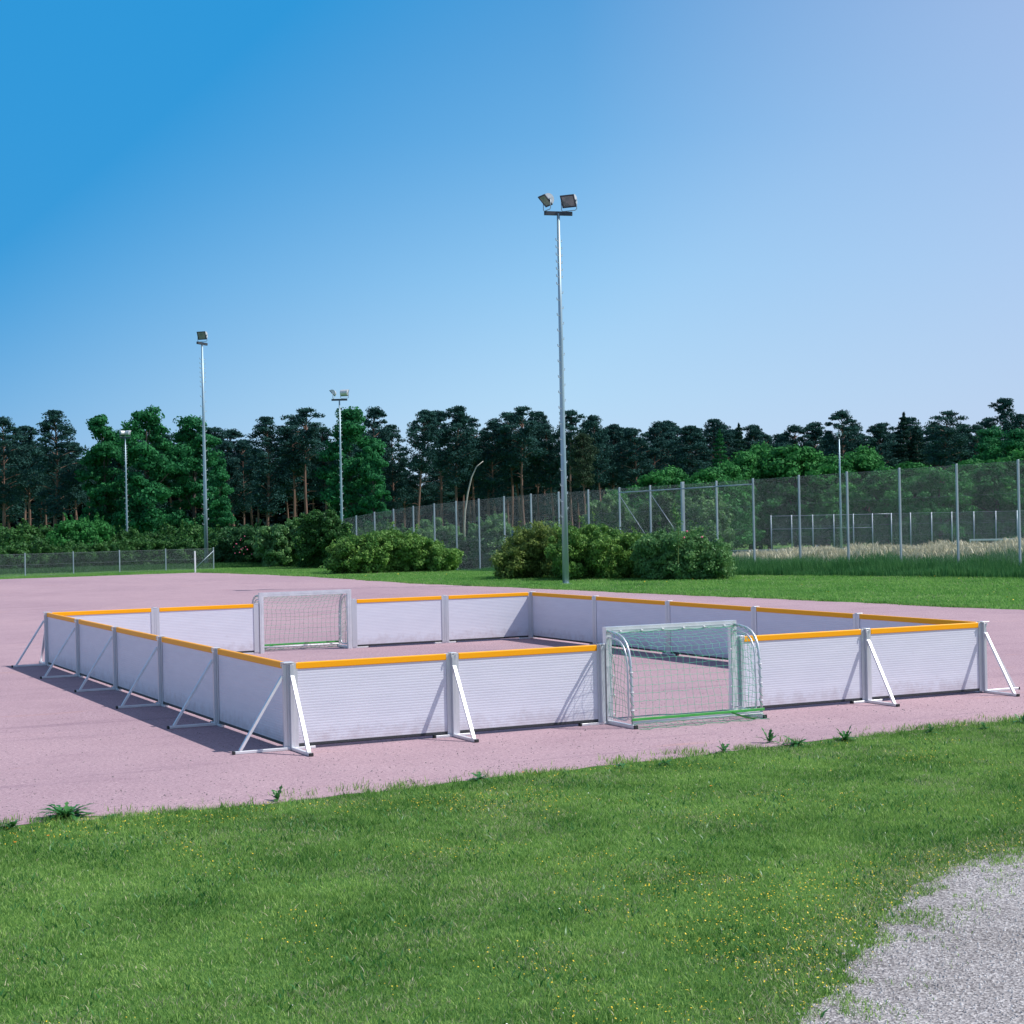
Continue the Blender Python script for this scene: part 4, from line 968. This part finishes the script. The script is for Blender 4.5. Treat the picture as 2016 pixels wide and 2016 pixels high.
def lobes(px0, px1, D, tops, depth=1.0, seed=0, rfac=.62, n=None):
    """row of lobes between two picture columns; tops: picture rows at evenly spaced columns"""
    out = []; rg = np.random.default_rng(seed); k = len(tops)
    for i, ty in enumerate(tops):
        px = px0 + (px1-px0)*(i+.5)/k; x, y, z = at(px, D + rg.uniform(-.3, .3)*depth)
        h = max(.5, height_at(px, ty, D)-z); w = (px1-px0)/k/FPX*D
        out.append((x, y, h, max(.8, w*rfac*1.7))); 
        if depth > 1:
            x2, y2, _ = at(px+rg.uniform(-10, 10), D+depth); out.append((x2, y2, h*.97, max(.8, w*rfac*1.7)))
    return out
# near bushes on the lawn
shrub('bush', lobes(655, 888, 85, [1063, 1050, 1045, 1043, 1046, 1058, 1078], 2.2, 1), M_BUSH, 'broad bright green bush on the lawn left of the gap where the tall fence shows', 101, per=190, leaf=.075)
shrub('bush', lobes(990, 1112, 72.5, [1070, 1040, 1032, 1036], 1.8, 2), M_BUSHB, 'bronze tinged rounded bush directly left of the tallest floodlight pole', 102, per=190, leaf=.06)
shrub('bush', lobes(1095, 1295, 70.5, [1030, 1034, 1036, 1042, 1052], 2.0, 3), M_BUSH, 'green bush right of the tallest floodlight pole', 103, per=190, leaf=.06)
shrub('bush', lobes(1262, 1422, 67.5, [1055, 1047, 1046, 1052, 1066], 1.8, 4), M_BUSHG, 'grey green bush ending the group in front of the tall fence', 104, per=190, leaf=.06)
# flowering shoot that climbs above the bushes
x, y, z = at(1333, 63.2)
ps = empty('rose_shoot', (x, y, z), 0, 'long leafy rose shoot rising above the bush in front of the fence', 'plant')
MB().tube([(0, 0, .8), (.05, 0, 1.9), (-.05, 0, 2.6), (-.1, .05, 3.0)], [.015, .012, .008, .004], 5).tube([(.1, 0, 1.6), (.6, 0, 2.0), (1.1, .0, 2.1)], [.012, .008, .004], 5).build('stems', STEM, ps)
rg = np.random.default_rng(77); s = rg.random((420, 1)); q = np.where(s < .6, np.hstack([-.1+.15*np.sin(s*6), s*0, 1.6+s/.6*1.35]), np.hstack([.1+(s-.6)/.4*1.0, s*0, 1.75+(s-.6)/.4*.35]))
card_mesh('leaves', q+rg.normal(0, .075, q.shape), rg.normal(size=q.shape), rg.uniform(.03, .065, 420), .6, M_BUSHG, rg, ps)
fl = MB()
for (a, b, c) in ((.35, -.1, 1.98), (1.0, -.1, 1.75), (.22, -.1, 1.75)): fl.box(a-.035, a+.035, b-.03, b+.03, c-.03, c+.03, .015)
fl.build('flowers', M_ROSE, ps)
# shrubs left of the bright bush
shrub('bush', lobes(438, 520, 106, [1052, 1040, 1038, 1042], 2.5, 5), M_BUSHD, 'dark shrub with pink blossoms right of the left floodlight pole', 105, per=190, leaf=.09)
shrub('bush', lobes(515, 605, 101, [1036, 1034, 1028, 1020], 2.5, 6), M_BUSHG, 'wide green shrub left of the tallest shrub behind the far corner', 106, per=190, leaf=.09)
shrub('bush', lobes(592, 682, 96, [1002, 996, 1000, 1018], 2.5, 7), M_HEDGE, 'tallest rounded shrub behind the left end of the bright bush', 107, per=190, leaf=.09)
x, y, z = at(478, 103.2)
rb = empty('rose_blossoms', (x, y, 0), 0, 'scattered pink blossoms on the dark shrub beside the left pole', 'flowers'); fl = MB()
for k in range(14):
    a, c = random.uniform(-.7, .5), random.uniform(.7, 1.9); w = random.uniform(.018, .034); yy_ = random.uniform(-.25, .05); fl.box(a-w, a+w, yy_-w, yy_+w, c-w, c+w, w*.4)
fl.build('blossoms', M_ROSE, rb)
# hedge row behind the low fence
HL = ['cut by the left picture edge', 'behind the second bay of the low fence', 'below the dark pine with a bare trunk', 'at the foot of the distant floodlight pole', 'between the distant pole and the white marker post', 'just left of the left floodlight pole']
for i, (a, b, tp_) in enumerate(((-40, 70, [1082, 1078, 1074]), (62, 140, [1068, 1072, 1076]), (130, 215, [1074, 1070, 1066]), (205, 285, [1070, 1064, 1066]), (275, 350, [1058, 1064, 1070]), (340, 422, [1068, 1062, 1060]))):
    shrub('hedge_shrub', lobes(a, b, 109.5, tp_, 2.5, 20+i, rfac=.75), M_HEDGE, 'low hedge shrub behind the low fence, ' + HL[i], 120+i, per=190, leaf=.085, group='hedge shrubs behind the low fence')
# shrubs behind the tall fence
for i, (a, b, D, tp_, mt, lb) in enumerate((
    (700, 790, 124, [1040, 1028, 1030], M_HEDGE, 'shrub seen through the far end of the tall fence above the bright bush'),
    (805, 900, 114, [1038, 1022, 1020, 1030], M_BUSHG, 'pale shrub behind the fence above the right end of the bright bush'),
    (898, 950, 108, [1052, 1058], M_HEDGE, 'low shrub behind the fence in the gap between the bushes'),
    (940, 1000, 106, [1012, 1004, 1010], M_BUSHG, 'tall shrub behind the fence in the gap between the bushes'),
    (1015, 1105, 101, [1036, 1026, 1024, 1030], M_HEDGE, 'shrub behind the fence left of the tallest floodlight pole'),
    (1160, 1240, 100, [985, 972, 984], M_BUSHG, 'leafy small tree behind the fence right of the tallest pole'),
    (1270, 1350, 98, [985, 968, 974], M_HEDGE, 'leafy small tree behind the fence gate section'),
    (1345, 1425, 96, [970, 962, 968], M_BUSHG, 'leafy small tree behind the fence above the grey green bush'),
    )):
    shrub('shrub', lobes(a, b, D, tp_, 2.0, 40+i, rfac=.7), mt, lb, 140+i, per=190, leaf=.095, group='shrubs behind the tall fence')
# small shrub layer at the wood's edge on the left
for i, (a, b, D, tp_, mt, lb) in enumerate((
    (0, 95, 190, [1040, 1034, 1038], M_HEDGE, 'undergrowth at the wood edge cut by the left picture edge'),
    (115, 200, 185, [1030, 1020, 1028], M_OAKL, 'round undergrowth bush at the foot of the dark pine'),
    (215, 330, 190, [1052, 1046, 1050], M_HEDGE, 'undergrowth at the foot of the middle left oak'),
    (330, 430, 185, [1040, 1036, 1042], M_HEDGE, 'undergrowth behind the left floodlight pole'),
    (430, 520, 180, [1048, 1040, 1044], M_BUSHD, 'dark undergrowth below the pines right of the left pole'))):
    shrub('undergrowth_bush', lobes(a, b, D, tp_, 4.0, 60+i, rfac=.7), mt, lb, 160+i, per=200, leaf=.2, group='undergrowth at the wood edge')

# --- tree prototypes
OAKS = [oak(200+i, 18, w) for i, w in enumerate((8.5, 7.6, 9.2))]
OAKL = [oak(210+i, 12, 9.5, M_OAKL, low=.04, name='deciduous_tree', nc=130, per=140, leaf=.21) for i in range(3)]
PINES = [pine(220, cf=.55), pine(221, cf=.42, Wd=4.6, lean=.07), pine(222, cf=.62, Wd=5.4), pine(223, cf=.40, Wd=5.6, flat=.6, gaps=.2), pine(224, cf=.5, Wd=4.2, lean=-.05), pine(225, cf=.7, Wd=5.2), pine(226, cf=.38, Wd=4.4, flat=.6, gaps=.12)]
PINEB = pine(230, cf=.45, Wd=4.6, mat=M_PINEB)
SPR = [spruce(240), spruce(241, Wd=3.4)]
LARCH = spruce(242, Wd=4.6, mat=M_LARCH, name='larch_tree')
used = set()
def put(proto, px, pytop, D, label, cat, group, H0, sx=1.0, rz=None):
    first = proto.name not in used; used.add(proto.name)
    o = proto if first else dup(proto)
    x, y, z = at(px, D); h = height_at(px, pytop, D)-z; s = h/H0
    o.location = (x, y, z-.05); o.rotation_euler = (0, 0, random.uniform(0, 6.28) if rz is None else rz); o.scale = (s*sx, s*sx, s)
    return tag(o, label, cat, group)
# landmarks along the skyline for the labels
LM = [(0, 'the left picture edge'), (250, 'the distant thin floodlight pole'), (393, 'the tall left floodlight pole'), (673, 'the two-lamp pole before the oak'), (1100, 'the tallest floodlight pole'), (1655, 'the thin pole behind the fence')]
cnt = {}
def where(kind, px):
    seg = max([i for i, (p_, _) in enumerate(LM) if px >= p_] or [0]); k = (kind, seg); cnt[k] = cnt.get(k, 0)+1
    return f'{ORD[cnt[k]-1]} right of {LM[seg][1]}'
# kind, column, top row, distance, width factor, prototype
T = [('P', 9, 819, 232, 1.25, 2), ('P', 56, 836, 238, 1.2, 0), ('P', 109, 804, 226, 1.35, 5), ('P', 150, 868, 245, 1.1, 0), ('O', 208, 812, 222, 1.0, 1), ('O', 292, 800, 216, 1.0, 0), ('O', 382, 819, 220, 1.05, 2), ('O', 432, 900, 212, .9, 1),
     ('P', 452, 866, 262, 1.0, 0), ('P', 480, 866, 262, 1.0, 2), ('P', 527, 817, 238, 1.3, 5), ('P', 577, 826, 246, 1.1, 3), ('P', 608, 800, 240, 1.35, 3), ('P', 640, 840, 250, 1.0, 0), ('O', 692, 803, 214, 1.0, 2), ('O', 735, 870, 210, .85, 1), ('P', 742, 799, 248, 1.1, 2), ('P', 775, 833, 250, 1.1, 5),
     ('P', 822, 804, 232, 1.0, 1), ('P', 866, 806, 246, 1.1, 6), ('P', 905, 797, 236, 1.15, 0), ('P', 935, 820, 243, 1.1, 3), ('P', 975, 826, 240, 1.1, 2), ('P', 1004, 808, 246, 1.2, 3), ('P', 1034, 797, 238, 1.25, 3), ('P', 1063, 808, 252, .95, 0), ('P', 1090, 832, 243, 1.1, 4),
     ('P', 1127, 805, 240, 1.0, 6), ('B', 1152, 850, 228, 1.0, 0), ('P', 1158, 828, 250, 1.1, 5), ('P', 1184, 815, 242, .95, 4), ('P', 1210, 833, 252, 1.1, 0), ('P', 1250, 841, 245, 1.25, 2), ('P', 1292, 839, 250, 1.25, 5), ('P', 1320, 848, 262, 1.1, 2), ('P', 1359, 836, 246, 1.4, 0), ('P', 1408, 822, 250, 1.25, 5), ('L', 1420, 846, 230, 1.0, 0), ('P', 1437, 846, 254, 1.1, 5), ('S', 1458, 833, 246, 1.0, 1), ('P', 1487, 834, 248, 1.05, 6), ('P', 1512, 853, 250, 1.1, 3), ('P', 1568, 835, 250, 1.3, 2), ('P', 1608, 829, 252, 1.25, 0), ('P', 1635, 850, 262, 1.0, 5),
     ('P', 1661, 806, 246, 1.2, 2), ('P', 1686, 833, 256, 1.15, 5), ('P', 1733, 832, 248, 1.15, 0), ('P', 1760, 852, 258, 1.1, 2), ('S', 1783, 812, 250, 1.15, 0), ('S', 1808, 838, 250, 1.3, 1), ('P', 1866, 806, 240, 1.25, 3), ('P', 1897, 832, 250, 1.1, 5), ('P', 1925, 834, 246, 1.15, 2), ('P', 1950, 820, 252, 1.1, 0), ('P', 1980, 781, 250, .9, 6), ('P', 2012, 812, 250, 1.1, 5), ('O', 1955, 838, 214, 1.1, 0), ('O', 2005, 845, 210, 1.1, 2)]
for k_, px, ty, D, sx, i in sorted(T, key=lambda q: q[1]):
    if k_ == 'P': put(PINES[i], px, ty, D, 'dark skyline pine, ' + where('pine', px), 'pine tree', 'pines along the skyline', 18, sx, rz=0 if i in (1, 4) else None)
    if k_ == 'B': put(PINEB, px, ty, D, 'brownish thin crowned pine right of the tallest floodlight pole', 'pine tree', 'pines along the skyline', 18, sx)
    if k_ == 'O': put(OAKS[i], px, ty, D, 'full green oak, ' + where('oak', px), 'oak tree', 'oaks at the wood edge', 18, sx)
    if k_ == 'S': put(SPR[i], px, ty, D, 'pointed dark spruce, ' + where('spruce', px), 'spruce tree', 'spruces in the skyline', 17, sx)
    if k_ == 'L': put(LARCH, px, ty, D, 'bright green conical larch among the dark pines, right half', 'larch tree', None, 17, sx)
# lighter round crowns in front of the pines at right
for n_, (px, ty, D, sx, i) in enumerate(((1215, 960, 190, .9, 0), (1290, 930, 185, 1.0, 1), (1325, 917, 188, .9, 2), (1394, 916, 182, 1.1, 0), (1441, 912, 186, .9, 1), (1478, 886, 196, 1.0, 2), (1515, 877, 200, 1.0, 1), (1567, 872, 196, 1.2, 0), (1630, 896, 196, 1.1, 2), (1690, 884, 204, 1.1, 1), (1745, 918, 190, 1.1, 2), (1800, 905, 196, 1.1, 0), (1850, 925, 186, 1.2, 1), (1905, 900, 196, 1.2, 0), (1965, 905, 190, 1.3, 2), (2012, 890, 190, 1.2, 1))):
    put(OAKL[i], px, ty, D, f'rounded light green deciduous tree, {ORD[n_]} from the left in the row behind the tall fence', 'deciduous tree', 'deciduous trees behind the tall fence', 12, sx*1.05)
# back rows of the wood: trunks and crowns nobody can tell apart
for k in range(84):
    px = -60 + k*26 + random.uniform(-12, 12); ty = 852 + 18*math.sin(px*.013) + random.uniform(-12, 22) - (px-1000)*.008
    D = random.uniform(262, 315); i = random.randrange(7)
    if 745 < px < 905: ty += 62
    put(PINES[i], px, ty, D, 'dark pine packed into the back rows of the wood behind the skyline pines', 'pine tree', 'pines in the back rows of the wood', 18, random.uniform(1.1, 1.5))
# pale bent dead trunk
x, y, z = at(914, 228)
k = 228/FPX; bt = empty('dead_tree', (x, y, z), -.457, 'pale bare trunk bending over to the right between the pines', 'dead tree')
z0_ = height_at(914, 1032, 228)-z
pts = [(0, 0, -.2), (0, 0, z0_), (.15, 0, z0_+1.8), (.55, 0, z0_+4.2), (1.1, 0, z0_+6.3), (1.8, 0, z0_+7.7), (2.7, 0, z0_+8.4)]
MB().tube(pts, [.13, .13, .12, .11, .09, .07, .05], 7).build('trunk', BARK_W, bt)
# the wood's dim interior beyond the last trunks
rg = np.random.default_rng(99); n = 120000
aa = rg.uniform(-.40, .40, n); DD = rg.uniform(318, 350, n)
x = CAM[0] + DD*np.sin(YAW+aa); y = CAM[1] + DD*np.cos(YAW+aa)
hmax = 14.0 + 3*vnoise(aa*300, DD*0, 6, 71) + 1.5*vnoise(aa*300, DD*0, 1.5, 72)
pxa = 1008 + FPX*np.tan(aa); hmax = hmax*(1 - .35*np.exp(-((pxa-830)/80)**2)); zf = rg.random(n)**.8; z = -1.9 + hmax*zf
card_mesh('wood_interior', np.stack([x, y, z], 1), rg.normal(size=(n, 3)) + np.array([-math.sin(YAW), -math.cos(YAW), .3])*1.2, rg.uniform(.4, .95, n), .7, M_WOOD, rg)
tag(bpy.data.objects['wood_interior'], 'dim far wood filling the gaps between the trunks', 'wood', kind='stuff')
